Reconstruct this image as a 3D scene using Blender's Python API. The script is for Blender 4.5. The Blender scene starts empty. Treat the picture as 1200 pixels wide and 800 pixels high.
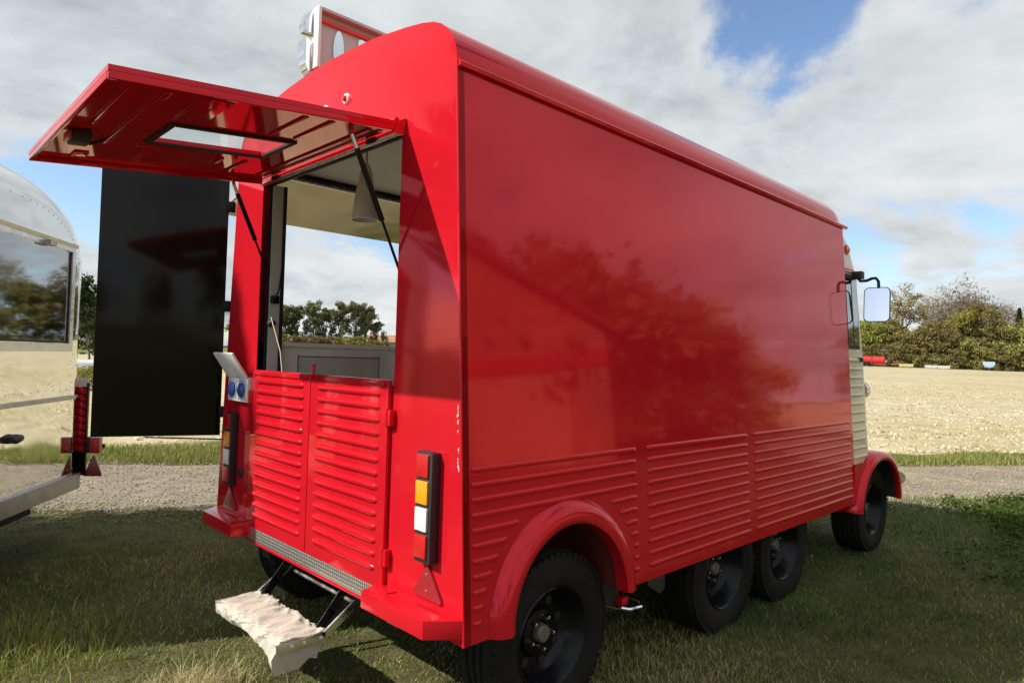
import bpy, bmesh, math, random
import numpy as np
from mathutils import Vector, Matrix, Quaternion
random.seed(7); rng = np.random.default_rng(7)
sc = bpy.context.scene
COL = sc.collection
PI = math.pi
# ------------------------------------------------------------------ camera
R_ = np.array([[0.71505011, -0.69843124, 0.02995231],
               [0.03829035, -0.00365193, -0.99925998],
               [0.69802377, 0.71566784, 0.02413187]])      # world -> (right, down, forward)
CAM = np.array([-1.425, -1.6382, 1.3643])
FPX = 783.88
cd = bpy.data.cameras.new('camera'); cam = bpy.data.objects.new('camera', cd); COL.objects.link(cam)
cd.sensor_width = 36; cd.sensor_fit = 'HORIZONTAL'; cd.lens = FPX / 1200 * 36
cd.clip_start = .05; cd.clip_end = 3000
m = Matrix.Identity(4)
for i in range(3):
    m[i][0] = R_[0][i]; m[i][1] = -R_[1][i]; m[i][2] = -R_[2][i]; m[i][3] = CAM[i]
cam.matrix_world = m
sc.camera = cam
def viewdir(px, py):
    d = R_.T @ np.array([px - 600, py - 400, FPX]); return d / np.linalg.norm(d)
# ------------------------------------------------------------------ world, sun, exposure
SUN = Vector((.966, -.49, -.87)).normalized()
sc.view_settings.view_transform = 'Standard'; sc.view_settings.look = 'None'
sc.view_settings.gamma = 1; sc.view_settings.use_curve_mapping = False
sc.view_settings.exposure = 0.56
sd = bpy.data.lights.new('sun', 'SUN'); so = bpy.data.objects.new('sun', sd); COL.objects.link(so)
sd.energy = 5.0; sd.angle = math.radians(.55); sd.color = (1, .94, .85)
so.rotation_mode = 'QUATERNION'; so.rotation_quaternion = SUN.to_track_quat('-Z', 'Y'); so.location = (-8, 6, 12)

class NT:
    def __init__(s, tree): s.t = tree; s.n = tree.nodes; s.l = tree.links
    def add(s, typ, **kw):
        n = s.n.new(typ)
        for k, v in kw.items():
            if k.startswith('_'): setattr(n, k[1:], v)
        return n
    def link(s, a, b): s.l.new(a, b)
    def math(s, op, a, b=None, clamp=False):
        n = s.n.new('ShaderNodeMath'); n.operation = op; n.use_clamp = clamp
        for i, v in enumerate((a, b)):
            if v is None: continue
            if isinstance(v, (int, float)): n.inputs[i].default_value = v
            else: s.link(v, n.inputs[i])
        return n.outputs[0]
    def vmath(s, op, a, b=None):
        n = s.n.new('ShaderNodeVectorMath'); n.operation = op
        for i, v in enumerate((a, b)):
            if v is None: continue
            if isinstance(v, (tuple, list)): n.inputs[i].default_value = v
            else: s.link(v, n.inputs[i])
        return n.outputs['Value'] if op in ('DOT_PRODUCT', 'LENGTH') else n.outputs[0]
    def noise(s, vec, scale, detail=4, rough=.5, dist=0., color=False):
        n = s.n.new('ShaderNodeTexNoise')
        n.inputs['Scale'].default_value = scale; n.inputs['Detail'].default_value = detail
        n.inputs['Roughness'].default_value = rough; n.inputs['Distortion'].default_value = dist
        if vec is not None: s.link(vec, n.inputs['Vector'])
        return n.outputs['Color' if color else 'Fac']
    def ramp(s, fac, stops, interp='LINEAR'):
        n = s.n.new('ShaderNodeValToRGB'); cr = n.color_ramp; cr.interpolation = interp
        while len(cr.elements) < len(stops): cr.elements.new(.5)
        for e, (p, c) in zip(cr.elements, stops):
            e.position = p; e.color = (*c, 1) if len(c) == 3 else c
        s.link(fac, n.inputs[0]); return n.outputs[0]
    def mix(s, fac, a, b, mode='MIX'):
        n = s.n.new('ShaderNodeMix'); n.data_type = 'RGBA'; n.blend_type = mode
        for i, v in ((0, fac), (6, a), (7, b)):
            if isinstance(v, (int, float)): n.inputs[i].default_value = v
            elif isinstance(v, tuple): n.inputs[i].default_value = (*v[:3], 1)
            else: s.link(v, n.inputs[i])
        return n.outputs[2]
    def sstep(s, v, a, b, lo=0., hi=1.):
        n = s.n.new('ShaderNodeMapRange'); n.interpolation_type = 'SMOOTHSTEP'
        s.link(v, n.inputs[0])
        for i, x in enumerate((a, b, lo, hi)): n.inputs[i + 1].default_value = x
        return n.outputs[0]

wd = bpy.data.worlds.new('World'); sc.world = wd; wd.use_nodes = True
w = NT(wd.node_tree); w.n.clear()
out = w.n.new('ShaderNodeOutputWorld'); bg = w.n.new('ShaderNodeBackground'); bg.inputs[1].default_value = .1
sky = w.n.new('ShaderNodeTexSky'); sky.sky_type = 'NISHITA'; sky.sun_disc = False
sky.sun_elevation = math.asin(-SUN.z); sky.sun_rotation = math.atan2(-SUN.x, -SUN.y)
sky.air_density = 1.0; sky.dust_density = .6; sky.ozone_density = 1.5
tc = w.n.new('ShaderNodeTexCoord'); D = w.vmath('NORMALIZE', tc.outputs['Generated'])
sx = w.n.new('ShaderNodeSeparateXYZ'); w.link(D, sx.inputs[0])
zc = w.math('ADD', w.math('MAXIMUM', sx.outputs[2], 0.), .22)
cb = w.n.new('ShaderNodeCombineXYZ'); w.link(w.math('DIVIDE', sx.outputs[0], zc), cb.inputs[0]); w.link(w.math('DIVIDE', sx.outputs[1], zc), cb.inputs[1])
P = w.vmath('ADD', cb.outputs[0], (3.1, 7.7, 0.))
n1 = w.noise(P, 1.15, 11, .64, .25)
gap = None
for (px, py, r, a) in ((905, 35, 5.0, .13), (868, 95, 3.6, .11), (950, 10, 3, .06), (1030, 262, 3.2, .12), (1120, 330, 4.5, .13), (1180, 250, 3.0, .09), (95, 250, 4.5, .16), (1010, 300, 2.5, .10)):
    d0 = viewdir(px, py)
    t = w.vmath('DOT_PRODUCT', D, tuple(d0))
    g = w.sstep(t, math.cos(math.radians(r * 1.5)), math.cos(math.radians(r * .3)), 0., a)
    gap = g if gap is None else w.math('ADD', gap, g)
t = w.vmath('DOT_PRODUCT', D, tuple(Vector((-.97, -.02, .24)).normalized()))     # clearer sky on the sunny side
gap = w.math('ADD', gap, w.sstep(t, math.cos(math.radians(28)), math.cos(math.radians(13)), 0., .3))
cov = w.math('SUBTRACT', n1, gap)
mask = w.sstep(cov, .325, .455)
P2 = w.vmath('ADD', P, (-.06, .04, .5))
n2 = w.noise(P2, 1.7, 10, .6, .3)
n3 = w.noise(w.vmath('ADD', P, (11., 3., 2.)), .55, 3, .5)
sh = w.math('ADD', w.math('MULTIPLY', n2, .65), w.math('MULTIPLY', n3, .5))
ccol = w.ramp(sh, [(.45, (5.9, 6.05, 6.1)), (.53, (5.0, 5.3, 5.45)), (.60, (3.95, 4.3, 4.5)), (.69, (2.6, 2.9, 3.1))])
edge = w.sstep(cov, .40, .62)
ccol = w.mix(edge, w.mix(.5, ccol, (5.9, 6., 6.)), ccol)
skc = w.mix(1., sky.outputs[0], (1.15, 1.2, 1.28), 'MULTIPLY')
w.link(w.mix(mask, skc, ccol), bg.inputs[0]); w.link(bg.outputs[0], out.inputs[0])

# ------------------------------------------------------------------ materials
MATS = {}
def srgb(h):
    c = [int(h[i:i+2], 16) / 255 for i in (0, 2, 4)]
    return tuple(x / 12.92 if x <= .04045 else ((x + .055) / 1.055) ** 2.4 for x in c)
def mat(name, col, rough=.5, metal=0., coat=0., coat_rough=.03, var=.12, vscale=6., bump=0., bscale=60., spec=.5, rvar=.0, trans=0., alpha=1., wave=0., wscale=1.5, ior=1.5, cior=1.5):
    if name in MATS: return MATS[name]
    M = bpy.data.materials.new(name); M.use_nodes = True; t = NT(M.node_tree)
    b = t.n['Principled BSDF']; tcn = t.n.new('ShaderNodeTexCoord'); O = tcn.outputs['Object']
    if var > 0:
        f = t.noise(O, vscale, 5, .6)
        lo = tuple(c * (1 - var) for c in col); hi = tuple(min(1, c * (1 + var)) for c in col)
        t.link(t.ramp(f, [(.3, lo), (.7, hi)]), b.inputs['Base Color'])
    else: b.inputs['Base Color'].default_value = (*col, 1)
    b.inputs['Roughness'].default_value = rough; b.inputs['Metallic'].default_value = metal
    if rvar:
        f = t.noise(O, vscale * 1.7, 6, .65)
        mr = t.sstep(f, .3, .75, max(0, rough - rvar), rough + rvar); t.link(mr, b.inputs['Roughness'])
    b.inputs['Coat Weight'].default_value = coat; b.inputs['Coat Roughness'].default_value = coat_rough; b.inputs['Coat IOR'].default_value = cior
    b.inputs['Specular IOR Level'].default_value = spec; b.inputs['IOR'].default_value = ior
    b.inputs['Transmission Weight'].default_value = trans
    nrm = None
    if wave > 0:
        bn = t.n.new('ShaderNodeBump'); bn.inputs['Strength'].default_value = 1; bn.inputs['Distance'].default_value = wave
        t.link(t.noise(O, wscale, 2, .5), bn.inputs['Height']); nrm = bn.outputs[0]
    if bump > 0:
        bn = t.n.new('ShaderNodeBump'); bn.inputs['Strength'].default_value = 1; bn.inputs['Distance'].default_value = bump
        t.link(t.noise(O, bscale, 4, .6), bn.inputs['Height'])
        if nrm: t.link(nrm, bn.inputs['Normal'])
        nrm = bn.outputs[0]
    if nrm:
        t.link(nrm, b.inputs['Normal'])
        if coat: t.link(nrm, b.inputs['Coat Normal'])
    MATS[name] = M; return M
RED = mat('red_paint', (.60, .011, .022), .10, metal=.30, coat=.42, coat_rough=.035, var=.07, vscale=1.3, rvar=.04, wave=.006, wscale=.9, spec=.1, cior=1.42)
REDT = mat('red_trim', (.59, .011, .022), .14, metal=.30, coat=.45, coat_rough=.05, var=.06, vscale=4, rvar=.06, spec=.1, cior=1.42)
CREAM = mat('cream_paint', (.62, .55, .36), .35, coat=.6, var=.06, vscale=3)
TYRE = mat('tyre_rubber', (.0105, .0098, .009), .8, spec=.22, var=.6, vscale=5, bump=.002, bscale=90, rvar=.1)
BLACK = mat('black_steel', (.005, .005, .006), .28, coat=.0, spec=.22, var=.2, vscale=8, rvar=.12)
RUBBER = mat('rubber_seal', (.01, .01, .01), .65, var=.2)
PLASTIC = mat('black_plastic', (.015, .015, .016), .5, var=.2, bump=.0006, bscale=200)
GLOSSBLK = mat('black_gloss_board', (.006, .005, .004), .10, var=.1, wave=.002, wscale=1.2, spec=.22)
ALU = mat('aluminium', (.72, .73, .74), .3, metal=1., var=.08, rvar=.1, vscale=12)
CHROME = mat('chrome', (.8, .81, .82), .07, metal=1., var=.03)
STEEL = mat('stainless', (.80, .77, .69), .32, metal=.1, var=.1, rvar=.08, vscale=5)
POLISH = mat('polished_aluminium', (.80, .81, .80), .05, metal=1., var=.04, vscale=2, rvar=.03, wave=.010, wscale=1.3)
SKIRT = mat('dull_aluminium', (.38, .38, .38), .4, metal=1., var=.12, vscale=9, rvar=.1)
BRASS = mat('bronze_rail', (.55, .45, .26), .3, metal=1., var=.1)
INTW = mat('interior_white', (.55, .55, .53), .5, var=.05)
INTW2 = mat('interior_lining', (.45, .45, .44), .45, var=.06)
DARK = mat('dark_underbody', (.018, .017, .017), .8, var=.4, vscale=5, bump=.003)
WHITEP = mat('white_plastic', (.75, .76, .76), .4, var=.04)
BLUEP = mat('blue_plastic', (.02, .06, .28), .35, var=.08)
CLOTH = mat('muslin_cloth', (.43, .395, .33), .9, var=.10, vscale=14, bump=.003, bscale=120)
MIRROR = mat('mirror_glass', (.86, .88, .9), .01, metal=1., var=0)
MUD = mat('mudflap', (.05, .055, .045), .6, var=.3)
def lens(name, col):
    return mat(name, col, .12, coat=.8, var=.25, vscale=160, bump=.0012, bscale=260, spec=.6)
L_RED = lens('lens_red', (.46, .008, .01)); L_AMB = lens('lens_amber', (.85, .30, .01)); L_WHT = lens('lens_clear', (.68, .68, .66))
REFL = lens('reflector_red', (.24, .012, .018))
def glass_mat(name, tint, refl=.08):
    M = bpy.data.materials.new(name); M.use_nodes = True; t = NT(M.node_tree); t.n.clear()
    o = t.n.new('ShaderNodeOutputMaterial'); tr = t.n.new('ShaderNodeBsdfTransparent'); gl = t.n.new('ShaderNodeBsdfGlossy')
    tr.inputs[0].default_value = (*tint, 1); gl.inputs['Roughness'].default_value = .015; gl.inputs[0].default_value = (.95, .95, .95, 1)
    tcn = t.n.new('ShaderNodeTexCoord')
    nz = t.math('MULTIPLY', t.noise(tcn.outputs['Object'], 4, 4), .05)
    f = t.math('ADD', nz, refl, True)
    mx = t.n.new('ShaderNodeMixShader'); t.link(f, mx.inputs[0]); t.link(tr.outputs[0], mx.inputs[1]); t.link(gl.outputs[0], mx.inputs[2])
    t.link(mx.outputs[0], o.inputs[0]); return M
GLASS = glass_mat('window_glass', (.90, .93, .92), .07)
DKGLASS = mat('dark_window', (.02, .024, .025), .03, coat=1., var=.1, spec=.8)
TGLASS = mat('mirrored_window', (.42, .45, .47), .03, metal=1., var=.05, vscale=2)
# diamond plate
def diamond_mat():
    M = mat('diamond_plate', (.86, .85, .80), .33, metal=.85, var=.08, vscale=7)
    t = NT(M.node_tree); b = t.n['Principled BSDF']; tcn = t.n.new('ShaderNodeTexCoord')
    s = t.n.new('ShaderNodeSeparateXYZ'); t.link(tcn.outputs['Object'], s.inputs[0])
    y, z = s.outputs[1], s.outputs[2]
    a = t.math('ADD', t.math('SINE', t.math('MULTIPLY', t.math('ADD', y, z), 210.)), t.math('SINE', t.math('MULTIPLY', t.math('SUBTRACT', y, z), 210.)))
    h = t.sstep(t.math('ABSOLUTE', a), .9, 1.5)
    bn = t.n.new('ShaderNodeBump'); bn.inputs['Distance'].default_value = .010; t.link(h, bn.inputs['Height']); t.link(bn.outputs[0], b.inputs['Normal'])
    t.link(t.ramp(h, [(0., (.42, .41, .37)), (1., (.95, .94, .90))]), b.inputs['Base Color'])
    return M
DIAMOND = diamond_mat()

# ------------------------------------------------------------------ object helpers
WM = {}
def tag(o, label=None, cat=None, group=None, kind=None):
    if label: o['label'] = label
    if cat: o['category'] = cat
    if group: o['group'] = group
    if kind: o['kind'] = kind
    return o
def empty(name, loc, label, cat, group=None):
    o = bpy.data.objects.new(name, None); COL.objects.link(o); o.location = loc; o.empty_display_size = .2
    WM[o] = Matrix.Translation(Vector(loc)); return tag(o, label, cat, group)
def link(o, parent=None, local=False):
    COL.objects.link(o)
    if parent is not None:
        o.parent = parent
        if not local: o.matrix_parent_inverse = WM[parent].inverted()
    WM[o] = (WM[parent] if (parent is not None and local) else Matrix.Identity(4)) @ Matrix.Translation(o.location)
    return o
class B:
    def __init__(s): s.bm = bmesh.new()
    def face(s, pts):
        return s.bm.faces.new([s.bm.verts.new(p) for p in pts])
    def prism(s, pts, vec, bev=0.):
        vec = Vector(vec); n = len(pts)
        a = [s.bm.verts.new(p) for p in pts]; b = [s.bm.verts.new(Vector(p) + vec) for p in pts]
        fs = [s.bm.faces.new(a[::-1]), s.bm.faces.new(b)]
        for i in range(n): fs.append(s.bm.faces.new((a[i], a[(i+1) % n], b[(i+1) % n], b[i])))
        if bev > 0:
            es = list({e for f in fs for e in f.edges})
            bmesh.ops.bevel(s.bm, geom=es, offset=bev, segments=2, affect='EDGES', profile=.6)
        return s
    def box(s, x0, x1, y0, y1, z0, z1, bev=0.):
        return s.prism([(x0, y0, z0), (x1, y0, z0), (x1, y1, z0), (x0, y1, z0)], (0, 0, z1 - z0), bev)
    def obox(s, c, ax, ay, az, hx, hy, hz, bev=0.):
        c, ax, ay, az = map(Vector, (c, ax, ay, az))
        p = [c + ax * hx * i + ay * hy * j - az * hz for i, j in ((-1, -1), (1, -1), (1, 1), (-1, 1))]
        return s.prism(p, az * 2 * hz, bev)
    def loft(s, rings, closed=True, cap0=True, cap1=True):
        vs = [[s.bm.verts.new(p) for p in r] for r in rings]; n = len(rings[0])
        for a, b in zip(vs[:-1], vs[1:]):
            for i in range(n if closed else n - 1):
                j = (i + 1) % n; s.bm.faces.new((a[i], a[j], b[j], b[i]))
        if cap0: s.bm.faces.new(vs[0][::-1])
        if cap1: s.bm.faces.new(vs[-1])
        return s
    def tube(s, path, r, n=8, cap=True):
        path = [Vector(p) for p in path]; k = len(path)
        rs = r if isinstance(r, (list, tuple)) else [r] * k
        rings = []; up = None
        for i, p in enumerate(path):
            d = (path[min(i+1, k-1)] - path[max(i-1, 0)]).normalized()
            if up is None: up = d.orthogonal().normalized()
            up = (up - d * up.dot(d)).normalized(); v = d.cross(up)
            rings.append([p + (up * math.cos(2*PI*j/n) + v * math.sin(2*PI*j/n)) * rs[i] for j in range(n)])
        return s.loft(rings, True, cap, cap)
    def lathe(s, prof, o, ax=(0, 1, 0), n=32, cap=True):
        ax = Vector(ax).normalized(); u = ax.orthogonal().normalized(); v = ax.cross(u); o = Vector(o)
        rings = [[o + ax * a + (u * math.cos(2*PI*j/n) + v * math.sin(2*PI*j/n)) * max(r, 1e-4) for j in range(n)] for r, a in prof]
        return s.loft(rings, True, cap, cap)
    def mesh(s, name, thr=35, recalc=True):
        if recalc: bmesh.ops.recalc_face_normals(s.bm, faces=s.bm.faces[:])
        for f in s.bm.faces: f.smooth = True
        for e in s.bm.edges:
            if len(e.link_faces) == 2 and e.calc_face_angle(0) > math.radians(thr): e.smooth = False
        me = bpy.data.meshes.new(name); s.bm.to_mesh(me); s.bm.free(); return me
    def done(s, name, material, parent=None, loc=(0, 0, 0), local=False, thr=35, recalc=True):
        me = s.mesh(name, thr, recalc); me.materials.append(material)
        o = bpy.data.objects.new(name, me); o.location = loc
        return link(o, parent, local)
def inst(name, me, parent, loc=(0, 0, 0), rot=None, local=False, scale=None):
    o = bpy.data.objects.new(name, me); o.location = loc
    if rot is not None: o.rotation_euler = rot
    if scale is not None: o.scale = scale
    return link(o, parent, local)
def np_mesh(name, V, F, mats, smooth=False, attr=None):
    me = bpy.data.meshes.new(name); k = F.shape[1]
    me.vertices.add(len(V)); me.vertices.foreach_set('co', V.astype(np.float32).ravel())
    me.loops.add(F.size); me.loops.foreach_set('vertex_index', F.astype(np.int32).ravel())
    me.polygons.add(len(F)); me.polygons.foreach_set('loop_start', np.arange(0, F.size, k, dtype=np.int32))
    if smooth: me.polygons.foreach_set('use_smooth', np.ones(len(F), bool))
    if attr is not None:
        a = me.attributes.new('tint', 'FLOAT', 'POINT'); a.data.foreach_set('value', attr.astype(np.float32))
    me.update(calc_edges=True)
    for x in (mats if isinstance(mats, list) else [mats]): me.materials.append(x)
    return me

# ------------------------------------------------------------------ terrain
G0 = -.03
TX, TY = .825, -.565         # road direction
NX, NY = .565, .825
def uv_of(x, y): return x * TX + y * TY, x * NX + y * NY
def sst(a, b, x):
    t = np.clip((x - a) / (b - a), 0, 1); return t * t * (3 - 2 * t)
def hgt(x, y):
    u, v = uv_of(np.asarray(x, float), np.asarray(y, float))
    fac = sst(-.38, -.12, u / np.maximum(v, 1.))
    return G0 + .0176 * np.maximum(v - 9, 0) * fac * (1 - .35 * sst(140, 400, v))
def xy(u, v): return u * TX + v * NX, u * TY + v * NY      # (TX,TY),(NX,NY) orthonormal enough
def sheet(name, us, vs, material, dz=0., bumps=0., seed=1, edge=0.):
    rg = np.random.default_rng(seed)
    U, V = np.meshgrid(us, vs, indexing='ij'); V = V.copy()
    if edge:
        for col, fade in ((0, 1), (V.shape[1]-1, 1)):
            ph = rg.random(6) * 7
            V[:, col] += edge * (np.sin(us*1.3+ph[0])*.5 + np.sin(us*3.1+ph[1])*.35 + np.sin(us*7.7+ph[2])*.25)
    X, Y = xy(U, V); Z = hgt(X, Y) + dz
    if bumps:
        bz = rg.random(Z.shape) * bumps; bz[:, 0] = 0; bz[:, -1] = 0; Z = Z + bz
    a, b = U.shape; idx = np.arange(a*b).reshape(a, b)
    F = np.stack([idx[:-1, :-1].ravel(), idx[1:, :-1].ravel(), idx[1:, 1:].ravel(), idx[:-1, 1:].ravel()], 1)
    me = np_mesh(name, np.stack([X.ravel(), Y.ravel(), Z.ravel()], 1), F, material, True)
    o = bpy.data.objects.new(name, me); COL.objects.link(o); return tag(o, kind='structure')
def ground_mat(name, stops, scale, bump, stops2=None, s2=.3, m2=.5, fine=90., fstr=.35, rough=.95):
    M = bpy.data.materials.new(name); M.use_nodes = True; t = NT(M.node_tree); b = t.n['Principled BSDF']
    tcn = t.n.new('ShaderNodeTexCoord'); O = tcn.outputs['Object']
    f = t.noise(O, scale, 8, .65, .3)
    c = t.ramp(f, stops)
    if stops2: c = t.mix(t.sstep(t.noise(O, s2, 4, .6), .4, .62, 0., m2), c, t.ramp(f, stops2))
    g = t.noise(O, fine, 3, .7)
    c = t.mix(fstr, c, t.ramp(g, [(.3, (.25, .25, .25)), (.7, (1., 1., 1.))]), 'MULTIPLY')
    t.link(c, b.inputs['Base Color']); b.inputs['Roughness'].default_value = rough; b.inputs['Specular IOR Level'].default_value = .2
    bn = t.n.new('ShaderNodeBump'); bn.inputs['Distance'].default_value = bump
    t.link(t.math('ADD', f, t.math('MULTIPLY', g, .4)), bn.inputs['Height']); t.link(bn.outputs[0], b.inputs['Normal'])
    return M
GRASSG = ground_mat('grass_ground', [(.3, (.06, .055, .022)), (.5, (.095, .10, .030)), (.7, (.14, .135, .055))], 5., .03, [(.3, (.09, .07, .04)), (.7, (.17, .14, .08))], .8, .6)
GRAVEL = ground_mat('gravel', [(.25, (.20, .165, .115)), (.5, (.32, .27, .195)), (.75, (.42, .365, .275))], 3.5, .02, [(.3, (.17, .15, .115)), (.7, (.29, .26, .2))], .9, .6, 70., .6)
FIELD = ground_mat('field_soil', [(.28, (.30, .24, .135)), (.45, (.48, .41, .27)), (.62, (.57, .50, .35)), (.8, (.66, .59, .45))], 1.6, .05, [(.3, (.33, .28, .11)), (.7, (.50, .42, .20))], .10, .6, 16., .55)
FARGR = ground_mat('far_grass', [(.3, (.09, .11, .03)), (.7, (.16, .18, .055))], .6, .05, fine=8.)
axis = np.unique(np.concatenate([-np.geomspace(4, 900, 34), np.linspace(-4, 12, 60), np.geomspace(12.5, 900, 50)]))
g_ = sheet('ground', axis, np.unique(np.concatenate([-np.geomspace(4, 500, 24), np.linspace(-4, 12, 60), np.geomspace(12.5, 900, 50)])), FARGR, -.012)
sheet('lawn', np.linspace(-14, 22, 150), np.linspace(-9, 4.1, 90), GRASSG, .004, .012, 3)
sheet('gravel_road', np.concatenate([np.linspace(-120, -14, 40), np.linspace(-13.8, 26, 220), np.linspace(27, 300, 60)]), np.linspace(3.95, 6.35, 14), GRAVEL, .012, .006, 5, .10)
sheet('verge', np.linspace(-60, 120, 200), np.linspace(6.2, 9.2, 12), GRASSG, .004, .008, 9)
sheet('field', np.unique(np.concatenate([-np.geomspace(12, 90, 20), np.linspace(-12, 40, 130), np.geomspace(40.5, 260, 40)])), np.unique(np.concatenate([np.linspace(7.7, 30, 70), np.geomspace(30.5, 108, 40)])), FIELD, .010, .04, 11, .35)
sheet('yard', np.linspace(9, 60, 40), np.linspace(-60, -9.2, 40), FIELD, .01, .02, 13)
sheet('far_slope', np.linspace(-400, 700, 60), np.linspace(240, 620, 12), FARGR, .3, .5, 15)

# ------------------------------------------------------------------ the red food truck
K = .0672; ZB = .43; ZT = 2.378; WID = 2.08; LEN = 3.53
def inset(z): return K * (z - ZB)
T = empty('food_truck', (1.8, 1.04, G0), 'red retro food truck with ribbed panels and raised rear hatch on the grass', 'food truck')
ARC = (.515, .43, .335)      # arch centre x, z, radius of the cut
def wall_poly(cut=True, front=LEN):
    pts = [(0, ZB)]
    if cut:
        cx, cz, r = ARC
        for i in range(33):
            a = PI - PI * i / 32; pts.append((cx + r * math.cos(a), cz + max(r * math.sin(a), .0)))
    pts += [(front, ZB), (front + .02, ZT), (0, ZT)]
    return pts
def wpt(x, z, off=0.): return (x, inset(z) - off, z)
b = B(); b.prism([wpt(x, z) for x, z in wall_poly()], (0, .022, 0)); SW = b.done('side_wall', RED, T)
b = B(); cx = .515
# left wall: a frame round the serving opening
def lpt(x, z): return (x, WID - inset(z), z)
for (x0, x1, z0, z1) in ((0, .16, ZB, ZT), (2.75, LEN, ZB, ZT), (.16, 2.75, ZB, 1.36), (.16, 2.75, 2.372, ZT)):
    b.prism([lpt(x0, z0), lpt(x1, z0), lpt(x1, z1), lpt(x0, z1)], (0, -.022, 0))
SWL = b.done('side_wall', RED, T)
# rear wall with hatch opening and arched top
ARCH = [(.131, 2.378), (.134, 2.41), (.144, 2.442), (.163, 2.475), (.19, 2.505), (.225, 2.532), (.27, 2.553), (.34, 2.572), (.45, 2.591), (.653, 2.618), (.85, 2.631), (1.04, 2.635)]
ARCH = ARCH + [(WID - y, z) for y, z in ARCH[-2::-1]]
OY0, OY1, OZ0, OZ1 = .44, 1.64, 1.25, 2.20
b = B()
X0, X1 = -.002, .03
low = [(0, ZB), (WID, ZB)]
def rp(pts): b.prism([(X0, y, z) for y, z in pts], (X1 - X0, 0, 0))
yl = lambda z: inset(z)
rp([(yl(ZB), ZB), (OY0, ZB), (OY0, ZT), (yl(ZT), ZT)])
rp([(OY1, ZB), (WID - yl(ZB), ZB), (WID - yl(ZT), ZT), (OY1, ZT)])
rp([(OY0, ZB), (OY1, ZB), (OY1, OZ0), (OY0, OZ0)])
rp([(OY0, OZ1), (OY1, OZ1), (OY1, ZT), (OY0, ZT)])
rp([(y, z) for y, z in ARCH])
bmesh.ops.remove_doubles(b.bm, verts=b.bm.verts[:], dist=1e-5)
RW = b.done('rear_wall', RED, T)
# folded corner seam (a slim proud bead on the rear right edge) with paint chips
b = B(); b.tube([(-.001, inset(z) + .001, z) for z in (ZB, .9, 1.4, 1.9, ZT)], .0045, 6); b.done('corner_seam', RED, T)
CHIP = mat('bare_primer', (.62, .52, .48), .7, var=.2)
b = B()
for k in range(16):
    z = random.choice((random.uniform(1.10, 1.24), random.uniform(1.10, 1.24), random.uniform(.98, 1.06)))
    y = inset(z) + random.uniform(.010, .018); h = random.uniform(.003, .010)
    pts = [(-.0035, y + random.uniform(.001, .003) * math.cos(a), z + h * math.sin(a)) for a in np.linspace(0, 2*PI, 7)[:-1]]
    b.prism(pts, (.001, 0, 0))
b.done('paint_chip', CHIP, T)['kind'] = 'stuff'
# roof shell
def roof_ring(x, dz=0., dy=0., lift=0.): return [(x, y + dy * (1 if y < 1.04 else -1), z + dz) for y, z in ARCH]
b = B()
o1 = [(.020 - .012 + .012, 0)]
rings_o = []
for x, s in ((.0305, 0), (1., 0), (2., 0), (3., 0), (3.42, 0), (3.50, .006), (3.545, .022), (3.565, .05)):
    rings_o.append([(x, y + (.6*s if y < 1.04 else -.6*s), max(z - s * 1.1, 2.378)) for y, z in ARCH])
rings_i = [[(x, y + (.02 if y < 1.04 else -.02), z - .018) for (x, y, z) in r] for r in rings_o]
b.loft([o + i[::-1] for o, i in zip(rings_o, rings_i)], True, True, True)
ROOF = b.done('roof', RED, T)
for yy in (.131, WID - .131):
    sgn = -1 if yy < 1 else 1
    b = B(); b.prism([(.0, yy - .004*sgn, 2.352), (.0, yy + .017*sgn, 2.352), (.0, yy + .021*sgn, 2.366), (.0, yy + .013*sgn, 2.376), (.0, yy - .004*sgn, 2.384)], (3.60, 0, 0))
    b.done('gutter', REDT, T)
# ribs
def rib_mesh(L, wdt=.011, h=.0085, axis='x'):
    bb = B(); rings = []
    tp = min(.03, L * .46)
    for t, s in ((0, .12), (tp*.2, .55), (tp*.6, .92), (tp, 1), (L - tp, 1), (L - tp*.6, .92), (L - tp*.2, .55), (L, .12)):
        ring = []
        for j in range(7):
            a = PI * j / 6; o = h * s * math.sin(a) ** .8 if 0 < j < 6 else -.002; c = wdt * (.55 + .45*s) * math.cos(a)
            ring.append((t, -o, c) if axis == 'x' else (-o, t, c))
        rings.append(ring)
    bb.loft(rings, False, False, False); me = bb.mesh('rib', 60); me.materials.append(RED); return me
rc = {}
def rib(x0, x1, z):
    L = round(x1 - x0, 3)
    if L not in rc: rc[L] = rib_mesh(L)
    o = inst('rib', rc[L], SW, (x0, inset(z) - .001, z), (-math.atan(K), 0, 0)); return o
for i in range(11):
    z = .989 - i * .0497
    rib(1.044, 1.978, z); rib(2.046, 3.492, z)
    dz = z - ARC[1]; rr = ARC[2] + .115
    if z > .82: rib(.038, .967, z)
    else:
        half = math.sqrt(max(rr*rr - dz*dz, .02))
        xl, xr = ARC[0] - half, ARC[0] + half + .0
        x1 = min(xl + .01, .30); x1 = max(x1, .038 + .032)
        rib(.038, x1, z)
        x0 = min(xr, .967 - .032); rib(x0, .967, z)
# wheel arch flare
b = B(); cx, cz, r = ARC
rings = []
for i in range(41):
    a = PI * i / 40; c, s = -math.cos(a), math.sin(a)
    prof = ((r + .072, .0), (r + .060, .020), (r + .045, .034), (r + .020, .044), (r + .004, .044), (r - .014, .036), (r - .016, -.02))
    rings.append([wpt(cx + q * c, cz + q * s - (.03 if False else 0), o) for q, o in prof])
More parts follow.
